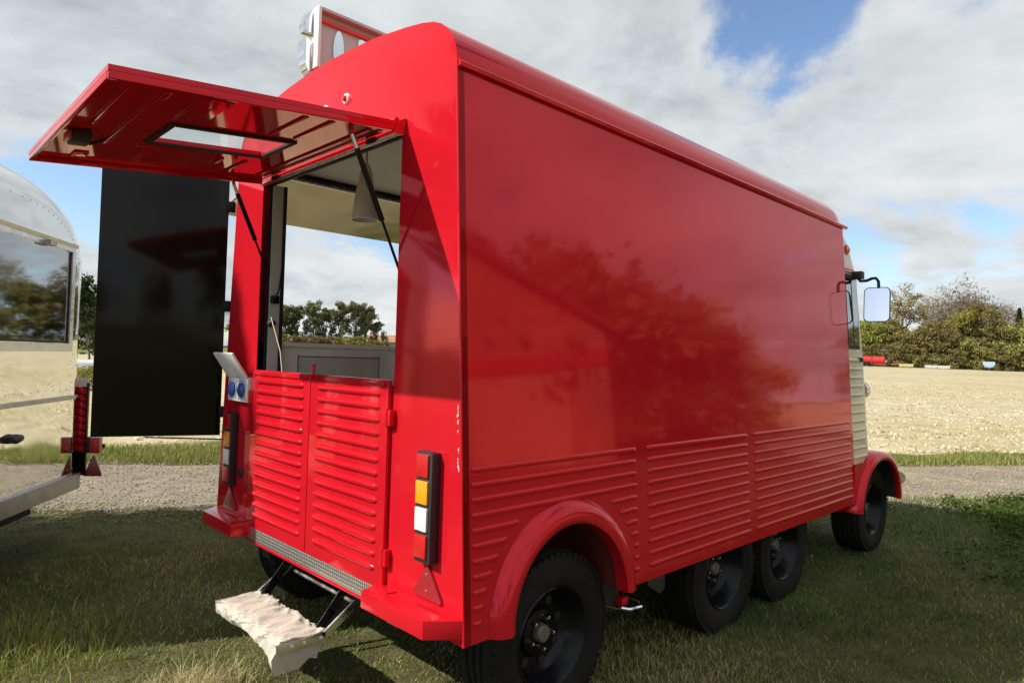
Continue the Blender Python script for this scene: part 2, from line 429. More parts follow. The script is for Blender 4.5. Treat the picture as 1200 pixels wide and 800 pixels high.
# drop the two feet straight down to the sill
b.loft(rings, False, False, False); b.done('wheel_arch', REDT, T, thr=50)
b = B(); rings = []
for i in range(25):
    a = PI * i / 24; c, s = -math.cos(a), math.sin(a)
    rings.append([(cx + (r - .002) * c, yy, cz - .0 + (r - .002) * s) for yy in (.012, .42)])
b.loft(rings, False, False, False)
b.prism([(cx + (r-.002)*math.cos(a), .42, cz + (r-.002)*math.sin(a)) for a in np.linspace(0, PI, 20)], (0, .004, 0))
b.done('wheel_well', mat('well_red', (.12, .012, .012), .7, var=.5, vscale=6), T)
# underbody
b = B(); b.box(.9, 3.5, .04, WID - .04, .455, .485); b.box(.03, .8999, .43, WID - .43, .455, .485)
for yy in (.45, 1.55): b.box(.06, 4.3, yy, yy + .08, .34, .455)
for xx in (.515, 1.86, 2.58, 4.14): b.tube([(xx, .3, .30), (xx, WID - .3, .30)], .04, 8)
b.box(1.0, 1.3, .5, 1.5, .24, .455); b.box(2.9, 3.4, .6, 1.4, .26, .455)
b.done('chassis', DARK, T)
b = B(); b.prism([(1.29, .20, .415), (1.475, .20, .415), (1.475, .20, .25), (1.44, .20, .228), (1.33, .20, .29)], (0, .006, 0)); b.done('mud_flap', MUD, T)
for (xa, za) in ((.90, .33), (3.44, .46)):
    b = B(); b.box(xa - .06, xa + .06, .10, .16, za - .01, za + .10); hk = b.done('tow_bracket', DARK, T)
    b = B(); b.tube([(xa - .03, .12, za), (xa + .04, .03, za - .012), (xa + .11, .02, za - .012), (xa + .14, .05, za), (xa + .12, .12, za + .01)], .008, 6); b.done('rope_hook', CHROME, T)
    b = B(); b.box(xa + .03, xa + .075, .06, .10, za - .004, za + .03, .004); b.done('hook_pad', REDT, hk)
# wheels
def wheel_meshes():
    R, W2 = .33, .105
    t = B(); prof = []
    pr = [(.190, -.085), (.205, -.098), (.245, -.108), (.285, -.104), (.310, -.095), (.324, -.080), (.329, -.068)]
    prof += [(q, a) for q, a in pr]
    for g in (-.045, -.008, .03): prof += [(.330, g - .010), (.322, g - .008), (.322, g + .008), (.330, g + .010)]
    prof += [(q, -a) for q, a in pr[::-1]]
    t.lathe(prof, (0, 0, 0), (0, 1, 0), 56, False)
    # tread blocks on the shoulders
    for k in range(56):
        a = 2*PI*k/56
        for sgn in (-1, 1):
            c, s_ = math.cos(a), math.sin(a)
            t.obox((c*.3150, sgn*.083, s_*.3150), (c, 0, s_), (0, 1, 0), (-s_, 0, c), .0075, .016, .0132)
    tm = t.mesh('tyre', 30); tm.materials.append(TYRE)
    q = B(); q.lathe([(.19, -.080), (.196, -.092), (.190, -.098), (.182, -.090), (.176, -.070), (.168, -.060), (.160, -.030), (.150, -.018), (.135, .0), (.10, .004), (.085, -.018), (.06, -.022), (.045, -.022), (.045, .03), (.17, .05), (.19, .08)], (0, 0, 0), (0, 1, 0), 48, False)
    rm = q.mesh('rim', 40); rm.materials.append(BLACK)
    q = B()
    for k in range(8):
        a = 2*PI*(k+.5)/8
        q.lathe([(.0001, -.009), (.018, -.007), (.02, .004)], (.125*math.cos(a), .0, .125*math.sin(a)), (0, 1, 0), 10)
    vm = q.mesh('vent', 40); vm.materials.append(RUBBER)
    q = B(); q.lathe([(.0001, -.050), (.028, -.049), (.035, -.042), (.037, -.02), (.037, .0)], (0, 0, 0), (0, 1, 0), 20); hm = q.mesh('hub_cap', 40)
    hm.materials.append(mat('hub_grey', (.16, .155, .14), .5, metal=.6, var=.2))
    q = B(); q.lathe([(.0001, -.018), (.007, -.016), (.011, -.006), (.0115, .006)], (0, 0, 0), (0, 1, 0), 6); nm = q.mesh('lug_nut', 30); nm.materials.append(CHROME)
    q = B(); q.lathe([(.03, -.03), (.11, -.01), (.13, .02), (.13, .08), (.05, .1)], (0, .03, 0), (0, 1, 0), 24); am = q.mesh('wheel', 40); am.materials.append(DARK)
    return tm, rm, vm, hm, nm, am
WMES = wheel_meshes()
def wheel(parent, x, y, z, flip=False, full=True, s=1., rz=0.):
    tm, rm, vm, hm, nm, am = WMES
    wh = bpy.data.objects.new('wheel', am); wh.location = (x, y, z); COL.objects.link(wh); wh.parent = parent
    wh.matrix_parent_inverse = WM[parent].inverted()
    wh.rotation_euler = (0, 0, (PI if flip else 0) + rz); wh.scale = (s, s, s)
    spin = random.uniform(0, 6)
    def sub(n, me, loc=(0, 0, 0), ry=0):
        o = bpy.data.objects.new(n, me); COL.objects.link(o); o.parent = wh; o.location = loc; o.rotation_euler = (0, ry, 0); return o
    sub('tyre', tm, ry=spin); sub('rim', rm)
    if full:
        sub('rim_vents', vm, ry=spin)['kind'] = 'stuff'
        sub('hub_cap', hm)
        for k in range(5):
            a = 2*PI*k/5 + spin; sub('lug_nut', nm, (.062*math.cos(a), -.028, .062*math.sin(a)))
    return wh
for (x, z) in ((.525, .295), (1.86, .285), (2.585, .285), (4.15, .30)):
    wheel(T, x, .178, z); wheel(T, x, WID - .178, z, True, x < 1)
# rear doors with louvres
DM = {}
def door_rib(y0, y1, z, parent):
    L = round(y1 - y0, 3)
    if L not in DM: DM[L] = rib_mesh(L, .0125, .013, 'y')
    inst('louvre', DM[L], parent, (-.020, y0, z))
for (y0, y1, lab) in ((.447, 1.040, 0), (1.046, 1.645, 1)):
    b = B(); b.box(-.021, -.003, y0, y1, .50, 1.268, .004); dr = b.done('door', RED, T)
    b = B(); fw = .012
    b.box(-.027, -.022, y0 + .02, y1 - .02, 1.242, 1.262, .002); b.done('door_edge', RED, dr)
    for i in range(14):
        z = 1.215 - i * .0497
        door_rib(y0 + .05, y1 - .062 if lab else y1 - .06, z, dr)
    hy = y0 - .004 if not lab else y1 + .006
    for hz in (1.13, .62):
        b = B(); b.box(-.028, -.003, hy - .022, hy - .003, hz - .03, hz + .03, .002); b.box(-.028, -.020, hy + .003, hy + .022, hz - .03, hz + .03, .002)
        b.tube([(-.026, hy, hz - .034), (-.026, hy, hz + .034)], .006, 8); b.done('hinge', REDT, dr)
b = B(); b.tube([(-.012, 1.035, 1.262), (-.012, 1.035, 1.305)], .007, 8); b.tube([(-.012, 1.035, 1.30), (-.012, 1.035, 1.312)], .009, 8); b.done('door_pin', REDT, T)
# bottom tread plate
b = B(); b.box(-.016, -.003, .445, 1.665, .437, .498, .002); b.done('tread_plate', DIAMOND, T)
b = B(); b.box(-.017, -.003, .445, 1.665, .424, .4365, .001); b.done('sill', REDT, T)
# bumpers
def bumper(mirror):
    f = (lambda y: WID - y) if mirror else (lambda y: y)
    b = B(); plan = [(-.003, .478), (-.105, .452), (-.105, .085), (-.003, .004)]
    pts = [(x, f(y), .455) for x, y in plan]
    b.prism(pts, (0, 0, .062), .003)
    o = b.done('bumper', REDT, T)
    b = B(); pl = [(-.02, .44), (-.06, .43), (-.06, .36), (-.02, .35)]
    b.prism([(x, f(y), .5175) for x, y in pl], (0, 0, .003), .001); b.done('bumper_pad', REDT, o)
bumper(False); bumper(True)
# rear lamps
def lamp(ya, yb, dirty=False):
    b = B(); b.box(-.036, -.003, ya - .004, yb + .002, .662, 1.036, .004); lb = b.done('rear_lamp', PLASTIC, T)
    for i, M_ in enumerate((L_RED, L_AMB, L_WHT, L_RED)):
        z1 = 1.030 - i * .0905; 
        b = B(); b.box(-.044, -.029, ya + .006, yb - .005, z1 - .080, z1 - .002, .004); b.done('lens', M_, lb)
    b = B(); b.box(-.040, -.003, ya - .014, ya - .005, .664, 1.034, .003); b.done('lamp_side', PLASTIC, lb)
    return lb
lamp(.160, .236); lamp(1.845, 1.921)
def triangle(yc):
    b = B(); pts = [(-.003, yc, .652), (-.003, yc + .080, .545), (-.003, yc + .07, .535), (-.003, yc - .07, .535), (-.003, yc - .080, .545)]
    b.prism(pts, (-.011, 0, 0), .002); o = b.done('reflector', REFL, T)
    for zz in (.565, .62):
        b = B(); b.lathe([(.0001, -.004), (.004, -.002), (.004, .002)], (-.0145, yc, zz), (1, 0, 0), 8); b.done('screw', CHROME, o)
triangle(.190); triangle(1.885)
b = B(); b.lathe([(.0001, -.012), (.018, -.012), (.024, -.006), (.025, .0)], (-.003, 1.776, .738), (1, 0, 0), 16); b.done('grommet', RUBBER, T)
for (y, z) in ((.855, 2.425), (1.03, 2.418)):
    b = B(); b.lathe([(.0001, -.008), (.020, -.008), (.024, -.002), (.024, .001)], (-.003, y, z), (1, 0, 0), 20); mk = b.done('marker_lamp', WHITEP, T)
    b = B(); b.lathe([(.0001, -.020), (.010, -.018), (.014, -.011), (.015, -.007)], (-.003, y, z), (1, 0, 0), 16); b.done('lens', L_RED, mk)
# power sockets with raised lid
b = B(); b.box(-.034, -.003, 1.665, 1.905, 1.10, 1.225, .006); sk = b.done('socket_box', WHITEP, T)
for yc in (1.727, 1.842):
    b = B(); b.box(-.036, -.0345, yc - .047, yc + .047, 1.112, 1.213, .0005); b.done('socket_recess', mat('socket_grey', (.42, .43, .44), .5, var=.05), sk)
    b = B(); b.lathe([(.0001, -.020), (.018, -.018), (.036, -.008), (.038, .0)], (-.036, yc, 1.160), (1, 0, 0), 20); b.done('socket', BLUEP, sk)
lh = Vector((-.036, 1.785, 1.224)); la = Vector((-.55, .0, .85)).normalized(); ln = Vector((la.z, 0, -la.x))
b = B(); b.obox(lh + la * .072, (0, 1, 0), la, ln, .120, .072, .006, .003); lid = b.done('socket_lid', WHITEP, sk)
b = B(); b.obox(lh + la * .072 - ln * .0075, (0, 1, 0), la, ln, .004, .066, .0035); b.done('lid_rib', WHITEP, lid)
# jamb of the rear opening
b = B()
for (ya, yb) in ((OY1 - .004, OY1 + .016), (OY0 - .016, OY0 + .002)): b.box(.0305, .046, ya, yb, OZ0, OZ1 + .01)
b.box(.0305, .046, OY0, OY1, OZ1 - .006, OZ1 + .02); b.done('opening_seal', RUBBER, T)
b = B(); b.box(.047, .100, OY1 - .012, OY1 + .02, OZ0, OZ1); b.done('jamb', INTW, T)
b = B(); b.box(.101, .116, OY1 - .020, OY1 + .02, OZ0, OZ1); b.done('jamb_seal', RUBBER, T)
b = B(); b.tube([(-.014, OY1 - .02, OZ1 - .012), (-.014, OY0 + .0, OZ1 - .012)], .009, 8); b.done('hatch_seal_bar', ALU, T)
b = B()
for yc in (.62, 1.46): b.box(-.03, .01, yc - .03, yc + .03, OZ1 - .016, OZ1 + .004, .002)
b.done('hatch_hinge', RUBBER, T)
# interior
b = B(); b.box(.034, 3.5, .16, WID - .16, 2.372, 2.384); b.done('ceiling_lining', INTW, T)
b = B(); b.box(.034, 3.5, .43, WID - .43, .4855, .500); b.done('floor_lining', STEEL, T)
b = B(); b.box(3.47, 3.5, .13, WID - .13, .5005, 2.371); b.done('partition', INTW2, T)
b = B(); b.prism([(.034, inset(z) + off, z) for z, off in ((.80, .026), (2.37, .026), (2.37, .04), (.80, .04))], (3.43, 0, 0)); b.done('side_lining', INTW2, T)
b = B(); b.box(.117, 2.7, 1.655, 1.93, .501, 1.385, .004); ct = b.done('counter', STEEL, T)
b = B(); b.box(.117, 2.75, 1.642, 1.945, 1.3855, 1.408, .003); b.done('worktop', STEEL, ct)
for i in range(4):
    xa = .19 + i * .62
    b = B(); b.box(xa, xa + .55, 1.642, 1.6545, .86, 1.365, .003); p_ = b.done('drawer_front', STEEL, ct)
    b = B(); b.box(xa + .03, xa + .52, 1.6385, 1.6415, .90, 1.335, .001); b.done('drawer_panel', mat('brushed_dark', (.60, .57, .50), .22, metal=.2, var=.1), p_)
    b = B(); b.box(xa + .026, xa + .029, 1.6375, 1.6415, .89, 1.345); b.box(xa + .521, xa + .524, 1.6375, 1.6415, .89, 1.345); b.box(xa + .026, xa + .524, 1.6375, 1.6415, 1.336, 1.3395); b.done('drawer_seal', RUBBER, p_)
b = B(); b.box(.165, 2.745, 1.916, 1.940, 2.348, 2.371); b.done('opening_header', RUBBER, T)
b = B(); b.box(.165, 2.745, 1.942, 1.958, 2.330, 2.350, .002); b.done('header_trim', ALU, T)
# serving flap raised on the far side
fl = []
b = B(); b.prism([(.18, 1.965, 2.352), (.18, 2.62, 2.205), (.18, 2.62, 2.235), (.18, 1.965, 2.382)], (2.55, 0, 0)); FLAP = b.done('serving_flap', mat('flap_grass_tint', (.44, .40, .24), .12, metal=1., var=.15, vscale=3, wave=.02, wscale=1.5), T)  # olive tint puts the reflected grass into the colour of the polished metal
b = B(); b.prism([(.178, 1.963, 2.3835), (.178, 2.626, 2.236), (.178, 2.626, 2.246), (.178, 1.963, 2.394)], (2.554, 0, 0)); b.done('flap_skin', RED, FLAP)
for xx in (.24, 2.66):
    b = B(); b.tube([(xx, 1.955, 1.72), (xx, 2.18, 1.93)], .011, 8); b.tube([(xx, 2.18, 1.93), (xx, 2.48, 2.235)], .006, 8); b.done('flap_strut', BLACK, T)
# small catch and cord in the opening
b = B(); b.box(.05, .085, 1.60, 1.632, 1.60, 1.64, .003); b.tube([(.06, 1.60, 1.63), (.05, 1.575, 1.625), (.06, 1.56, 1.66), (.09, 1.585, 1.80)], .005, 6); b.done('latch', BLACK, T)
b = B(); b.lathe([(.0001, -.02), (.016, -.018), (.02, 0), (.016, .018), (.0001, .02)], (.05, 1.605, 1.50), (0, 1, 0), 12); b.done('latch_knob', PLASTIC, T)
b = B(); b.tube([(.045, 1.60, 1.53), (.03, 1.52, 1.46), (.02, 1.43, 1.36), (.0, 1.36, 1.26)], .0025, 6); b.done('cord', mat('cord_beige', (.5, .46, .36), .8, var=.1), T)
# pendant lamp hanging inside
b = B(); b.lathe([(.009, .28), (.018, .268), (.030, .236), (.038, .19), (.050, .115), (.060, .048), (.067, .0), (.062, .0), (.046, .115), (.026, .225)], (.315, 1.2, 2.01), (0, 0, 1), 32, False); pl = b.done('pendant_shade', mat('spun_aluminium', (.74, .74, .72), .30, metal=.1, var=.05, vscale=10), T)
b = B(); b.tube([(.315, 1.2, 2.275), (.315, 1.2, 2.374)], .006, 8); b.done('pendant_stem', ALU, pl)
# ------------------------------------------------------------------ hatch (raised)
HA = .1025
def hp(x, y, off=0.): return Vector((x, y, 2.225 + HA * x + off))
b = B(); hy0, hy1, hx0, hx1 = .42, 1.606, -.028, -.972
WX0, WX1, WY0, WY1 = -.665, -.245, .855, 1.125
def hbox(bb, xa, xb, ya, yb, o0, o1, bev=0.):
    bb.prism([hp(xa, ya, o0), hp(xb, ya, o0), hp(xb, yb, o0), hp(xa, yb, o0)], (0, 0, o1 - o0), bev)
hbox(b, hx0, WX1, hy0, hy1, -.016, .0); hbox(b, WX0, hx1, hy0, hy1, -.016, .0)
hbox(b, WX1, WX0, hy0, WY0, -.016, .0); hbox(b, WX1, WX0, WY1, hy1, -.016, .0)
HT = b.done('hatch', RED, T)
b = B(); hbox(b, hx0, hx1 + .001, hy0, hy0 + .014, -.038, -.0165, .002); hbox(b, hx0, hx1 + .001, hy1 - .014, hy1, -.038, -.0165, .002)
hbox(b, hx1 + .015, hx1, hy0 + .015, hy1 - .015, -.036, -.0165, .002); b.done('hatch_lip', RED, HT)
b = B(); b.prism([hp(-.03, hy0 - .004, .004), hp(-.004, hy0 - .004, .014), hp(-.004, hy0 - .004, -.05), hp(-.06, hy0 - .004, -.045)], (0, .012, 0)); b.done('hatch_hinge', REDT, HT)
b = B(); b.tube([hp(-.035, OY0 - .01, .006), hp(-.035, OY1 - .03, .006)], .012, 8); b.done('hinge_rod', REDT, HT)
def emb(xa, xb, ya, yb, h=.007):
    bb = B(); hbox(bb, xa, xb, ya, yb, -.016 - h, -.0165, .003); bb.done('pressing', RED, HT)
emb(-.895, -.880, .50, 1.00); emb(-.80, -.78, .50, 1.23); emb(-.69, -.60, .50, .79); emb(-.36, -.345, .50, .80); emb(-.26, -.245, .50, .80); emb(-.105, -.09, .52, 1.50)
emb(-.63, -.61, 1.29, 1.51); emb(-.36, -.345, 1.25, 1.51); emb(-.26, -.245, 1.25, 1.51); emb(-.85, -.80, 1.43, 1.53); emb(-.69, -.60, 1.20, 1.23)
b = B()
fr = .022
for (xa, xb, ya, yb) in ((WX1 + fr, WX1, WY0 - fr, WY1 + fr), (WX0, WX0 - fr, WY0 - fr, WY1 + fr), (WX1, WX0, WY0 - fr, WY0), (WX1, WX0, WY1, WY1 + fr)):
    hbox(b, xa, xb, ya, yb, -.026, -.0162, .003)
b.done('window_rubber', RUBBER, HT)
b = B(); hbox(b, WX1 + .008, WX0 - .008, WY0 - .008, WY1 + .008, -.0135, -.0105); b.done('window_pane', GLASS, HT)
b = B(); hbox(b, -.865, -.925, 1.075, 1.165, -.060, -.0165, .006); pl_ = b.done('plate_lamp', PLASTIC, HT)
b = B(); hbox(b, -.9255, -.938, 1.082, 1.158, -.055, -.022, .004); b.done('lens', L_RED, pl_)
b = B(); b.tube([hp(-.86, 1.15, -.05), hp(-.82, 1.17, -.03), hp(-.80, 1.19, -.018)], .006, 6); b.done('lamp_cable', RUBBER, pl_)
# gas struts
for (a0, a1, yy) in ((hp(-.205, .475, -.035), (.024, .455, 1.66), 0), (hp(-.185, 1.575, -.035), (.034, 1.622, 1.74), 1)):
    a0 = Vector(a0); a1 = Vector(a1); d = a1 - a0
    b = B(); b.tube([a0 + Vector((0, 0, .02)), a0 + d * .06], .008, 8); b.tube([a0 + Vector((-.02, 0, .02)), a0 + Vector((.02, 0, .02))], .012, 8); b.done('strut_bracket', REDT, HT)
    b = B(); b.tube([a0 + d * .05, a0 + d * .14], .008, 8); s1 = b.done('gas_strut', ALU, HT)
    b = B(); b.tube([a0 + d * .14, a0 + d * .62], .0105, 10); b.done('strut_body', BLACK, s1)
    b = B(); b.tube([a0 + d * .62, a1], .0055, 8); b.done('strut_rod', BLACK, s1)
# ------------------------------------------------------------------ black board leaf on the left corner
pa, pb = Vector((.012, 2.112, 0)), Vector((-.557, 2.338, 0)); pd = (pb - pa).normalized(); pn = Vector((pd.y, -pd.x, 0))
if pn.y > 0: pn = -pn
b = B(); b.obox((pa + pb) / 2 + Vector((0, 0, 1.597)) - pn * .012, pd, (0, 0, 1), pn, (pb - pa).length / 2, .706, .011, .002); BRD = b.done('side_leaf', GLOSSBLK, T)
LEAF = BRD
b = B(); b.obox((pa + pb) / 2 + Vector((0, 0, 1.597)) - pn * .030, pd, (0, 0, 1), pn, (pb - pa).length / 2 - .01, .70, .006, .002); b.done('leaf_back', RED, BRD)
for zz in (1.02, 1.60, 2.15):
    b = B(); c_ = pa + Vector((0, 0, zz)); b.obox(c_ - pd * .012, pd, (0, 0, 1), pn, .022, .03, .010, .002); b.done('leaf_hinge', BLACK, BRD)
b = B(); b.tube([pa + Vector((.0, -.03, .872)), pa + pd * .36 + Vector((0, 0, .886))], .004, 6); b.done('leaf_stay', BLACK, BRD)
# ------------------------------------------------------------------ entrance step
b = B(); b.tube([(.06, 1.27, .352), (.06, .74, .352)], .011, 8); ST = b.done('step_bar', ALU, T)
def flat(bb, pts, hw=.016, t=.005):
    for p, q in zip(pts[:-1], pts[1:]):
        p, q = Vector(p), Vector(q); d = (q - p).normalized(); n = Vector((0, 1, 0)); z = d.cross(n).normalized()
        bb.obox((p + q) / 2, d, n, z, (q - p).length / 2 + .004, t, hw, .001)
for yy in (.735, 1.330):
    b = B(); flat(b, [(-.275, yy, .258), (-.085, yy, .262), (.065, yy, .365)]); ar = b.done('step_arm', ALU, ST)
    for t_ in (-.22, -.17, -.10):
        b = B(); b.lathe([(.0001, -.004), (.006, -.003), (.006, .003)], (t_, yy - .006, .26), (0, 1, 0), 8); b.done('rivet', STEEL, ar)
    s_ = .05 if yy < 1 else -.05
    b = B(); flat(b, [(-.08, yy + s_, .27), (-.03, yy + s_, .33), (.05, yy + s_, .43)], .02, .003); b.done('step_link', BLACK, ST)
b = B(); b.box(-.265, -.075, .745, 1.32, .232, .268); b.done('step_tread', ALU, ST)
# cloth wrapped round the tread
nr, na = 110, 56; rings = []
r2 = np.random.default_rng(4); ph = r2.random((8, 3)) * 6.28
for i in range(nr):
    t_ = i / (nr - 1); y = .745 + t_ * .575
    ring = []
    hang = max(0, 1 - t_ / .22) ** 1.3
    for j in range(na):
        a = 2*PI*j/na; c, s = math.cos(a), math.sin(a)
        ex, ez = .108, .036
        px = -.172 + ex * math.copysign(abs(c) ** .45, c); pz = .252 + ez * math.copysign(abs(s) ** .6, s)
        nz = 0
        for k in range(6):
            fr_ = 12 + 9 * k
            nz += ((1 - abs(math.sin(fr_ * (y + .10 * math.sin(1.3 * a + ph[k, 2])) * 1.15 + ph[k, 0] + (px + .17) * (9 if k % 2 else -14)))) ** 2 * 2 - .8) * (1 / (1.0 + k * .45))
        nz *= .0052 * (1. if s > 0 else .5)
        px += c * nz; pz += s * nz + (.012 * math.sin(a * 3 + y * 9) if s < 0 else 0)
        if s < .1 and c < .5: pz -= hang * .06 * min(1, (.1 - s) * 1.2) * (.6 + .5 * (c < 0)); 
        if hang > 0 and s < 0: px -= hang * .012
        ring.append((px, y + .006 * math.sin(a * 2 + 1), pz))
    rings.append(ring)
b = B(); b.loft(rings); clo = b.done('cloth_wrap', CLOTH, thr=80)
tag(clo, 'cream muslin cloth wrapped round the fold-out step', 'cloth')
# ------------------------------------------------------------------ cab
def cab_ring(z, x1, ins, rad=.22, n=8, x0=3.50):
    y0 = inset(min(z, ZT)) + ins; pts = [(x0, y0, z)]
    for i in range(n + 1):
        a = -PI/2 + (PI/2) * i / n; pts.append((x1 - rad + rad * math.cos(a), y0 + rad + rad * math.sin(a), z))
    pts += [(x, WID - y, zz) for x, y, zz in pts[::-1]]
    return pts
CABX = 4.05
b = B(); b.loft([cab_ring(z, x, i_) for z, x, i_ in ((.66, CABX, .012), (1.0, CABX, .012), (1.46, CABX, .014), (2.05, CABX - .06, .014))] , True, True, True); CAB = b.done('cab', CREAM, T)
b = B(); b.loft([cab_ring(z, x, i_) for z, x, i_ in ((2.0505, CABX - .02, .004), (2.07, CABX - .02, .004), (2.078, CABX - .05, .02))], True); b.done('cab_moulding', REDT, CAB)
b = B(); b.loft([cab_ring(z, x, i_) for z, x, i_ in ((2.079, CABX - .07, .016), (2.25, CABX - .16, .02), (2.36, CABX - .28, .03), (2.44, CABX - .40, .10))], True); b.done('cab_roof', mat('cream_roof', (.62, .50, .42), .35, coat=.6, var=.06), CAB)
b = B(); b.lathe([(.0001, -.022), (.016, -.018), (.026, -.006), (.028, .004)], (3.66, inset(2.22) + .014, 2.215), (0, 1, 0), 16); mk = b.done('marker_lamp', L_AMB, CAB)
b = B(); b.lathe([(.027, -.004), (.036, -.003), (.038, .006)], (3.66, inset(2.22) + .014, 2.215), (0, 1, 0), 16); b.done('lamp_bezel', REDT, mk)
def cabside(bb, x0, x1, z0, z1, o0, o1):
    bb.prism([(x, inset(z) + .014 - o0, z) for x, z in ((x0, z0), (x1, z0), (x1, z1), (x0, z1))], (0, -(o1 - o0), 0))
b = B(); cabside(b, 3.565, 3.80, 1.50, 2.035, .001, .005); fw_ = b.done('cab_window', RUBBER, CAB)
b = B(); cabside(b, 3.578, 3.672, 1.525, 2.01, .0055, .0075); cabside(b, 3.69, 3.788, 1.525, 2.01, .0055, .0075); b.done('window_pane', TGLASS, fw_)
for i in range(12):
    z = 1.42 - i * .062
    me = rc.get('cab')
    if me is None: me = rc['cab'] = rib_mesh(.30, .012, .012); me.materials.clear(); me.materials.append(CREAM)
    inst('rib', me, CAB, (3.53, inset(z) + .012, z), (-math.atan(K), 0, 0))
b = B(); b.box(3.76, 3.80, .055, .095, 1.408, 1.44, .004); b.done('indicator', PLASTIC, CAB)
b = B(); b.lathe([(.0001, -.10), (.03, -.095), (.05, -.075), (.066, -.03), (.072, .02), (.074, .035)], (4.10, .18, 1.195), (-1, .05, 0.0), 24); hl = b.done('headlamp', CHROME, CAB)
b = B(); b.lathe([(.0001, .055), (.04, .050), (.068, .036)], (4.10, .18, 1.195), (1, 0, 0), 24); b.done('lens', L_WHT, hl)
b = B(); b.tube([(4.06, .30, 1.16), (4.09, .18, 1.19)], .03, 8); b.done('headlamp_stem', CREAM, hl)
# bonnet and nose ahead of the cab (behind the fender from here)
b = B()
def nose(z, x1, y0, rad=.18): 
    pts = [(4.0, y0, z)]
    for i in range(7):
        a = -PI/2 + (PI/2) * i / 6; pts.append((x1 - rad + rad*math.cos(a), y0 + rad + rad*math.sin(a), z))
    return pts + [(x, WID - y, zz) for x, y, zz in pts[::-1]]
b.loft([nose(.50, 4.62, .42), nose(.95, 4.60, .42), nose(1.28, 4.48, .45), nose(1.38, 4.30, .5)]); b.done('bonnet', CREAM, CAB)
# front fenders
for mir in (0, 1):
    f = (lambda y: WID - y) if mir else (lambda y: y)
    b = B(); rings = []; cx, cz = 4.00, .36
    for i in range(29):
        a = PI * (i / 28) ; c, s = -math.cos(a), math.sin(a)
        rx = .415; rz = .345
        ring = []
        for q, y in ((-.012, .0), (-.012, -.028), (.012, -.036), (.035, -.026), (.047, .0), (.05, .15), (.05, .45), (.038, .45), (.036, .15), (.025, .012)):
            ring.append((cx + (rx + q) * c, f(y), cz + (rz + q) * s))
        rings.append(ring)
    b.loft(rings, True, True, True); FD = b.done('front_fender', REDT, T, thr=50)
    b = B(); b.prism([(3.508, f(.004), .44), (3.60, f(.004), .40), (3.63, f(.004), .52), (3.70, f(.004), .62), (3.78, f(.004), .675), (3.70, f(.004), .70), (3.508, f(.004), .70)], (0, .40 if not mir else -.40, 0)); b.done('fender_panel', REDT, FD)
    b = B(); b.prism([(cx + .40*-math.cos(a), f(.452), cz + .33*math.sin(a)) for a in np.linspace(0, PI, 20)], (0, .01 if not mir else -.01, 0)); b.loft([[(cx + .398*-math.cos(a), f(yy), cz + .328*math.sin(a)) for yy in (.0, .449)] for a in np.linspace(.02, PI - .02, 24)], False, False, False); b.done('inner_liner', DARK, FD)
b = B(); b.tube([(4.55, .02, .50), (4.66, .10, .50), (4.70, .35, .50), (4.70, 1.73, .50), (4.66, 1.98, .50), (4.55, 2.06, .50)], .05, 10); b.done('front_bumper', CHROME, T)
# door mirror
b = B(); b.box(3.73, 3.79, .055, .125, 2.01, 2.065, .006); MR = b.done('door_mirror', PLASTIC, CAB)
mc = Vector((3.80, -.028, 1.823))
b = B(); b.tube([(3.76, .09, 2.02), (3.765, .075, 1.995), (3.775, .035, 1.997), (3.785, .005, 2.012), (3.795, -.02, 2.014), (3.80, -.035, 1.99), (3.80, -.038, 1.94)], .011, 8); b.done('mirror_arm', BLACK, MR)
mn = Vector((-1, -.10, .02)).normalized(); mu = Vector((0, 0, 1)); mu = (mu - mn * mu.dot(mn)).normalized(); ml = mu.cross(mn)
def rrect(hx, hy, r, n=6):
    pts = []
    for cxx, cyy, a0 in ((hx - r, hy - r, 0), (-hx + r, hy - r, PI/2), (-hx + r, -hy + r, PI), (hx - r, -hy + r, 1.5*PI)):
        for i in range(n + 1):
            a = a0 + PI/2 * i / n; pts.append((cxx + r*math.cos(a), cyy + r*math.sin(a)))
    return pts
def rr3(hx, hy, r, off): return [mc + ml * x + mu * y + mn * off for x, y in rrect(hx, hy, r)]
b = B(); b.loft([rr3(.045, .08, .03, -.05), rr3(.078, .115, .035, -.03), rr3(.086, .125, .035, .0), rr3(.086, .125, .035, .006)]); b.done('mirror_shell', PLASTIC, MR)
b = B(); b.loft([rr3(.080, .119, .030, .0065), rr3(.080, .119, .030, .009)]); b.done('mirror_glass', MIRROR, MR)
# ------------------------------------------------------------------ roof sign (seen from behind)
SG = empty('roof_sign', (1.4, 1.88, 2.47), 'white backed channel letter sign with chrome sides standing on the truck roof', 'sign')
SIGNW = mat('sign_back', (.50, .50, .49), .45, var=.05); SIGNE = mat('sign_edge', (.78, .78, .77), .4, var=.03); SIGNR = mat('sign_red', (.62, .05, .03), .4, var=.08)
b = B(); b.box(.345, 2.55, 1.905, 1.925, 2.985, 3.335, .002); b.done('back_panel', SIGNW, SG)
b = B(); b.box(.325, .344, 1.86, 1.925, 2.985, 3.335, .002); b.done('end_cap', SIGNE, SG)
b = B(); b.box(.346, 2.55, 1.86, 1.904, 3.318, 3.335, .002); b.done('top_flange', SIGNW, SG)
b = B(); b.box(.346, 2.55, 1.885, 1.9045, 3.262, 3.285, .002); b.box(.40, 2.5, 1.885, 1.9045, 2.985, 3.0, .002); b.done('red_return', SIGNR, SG)
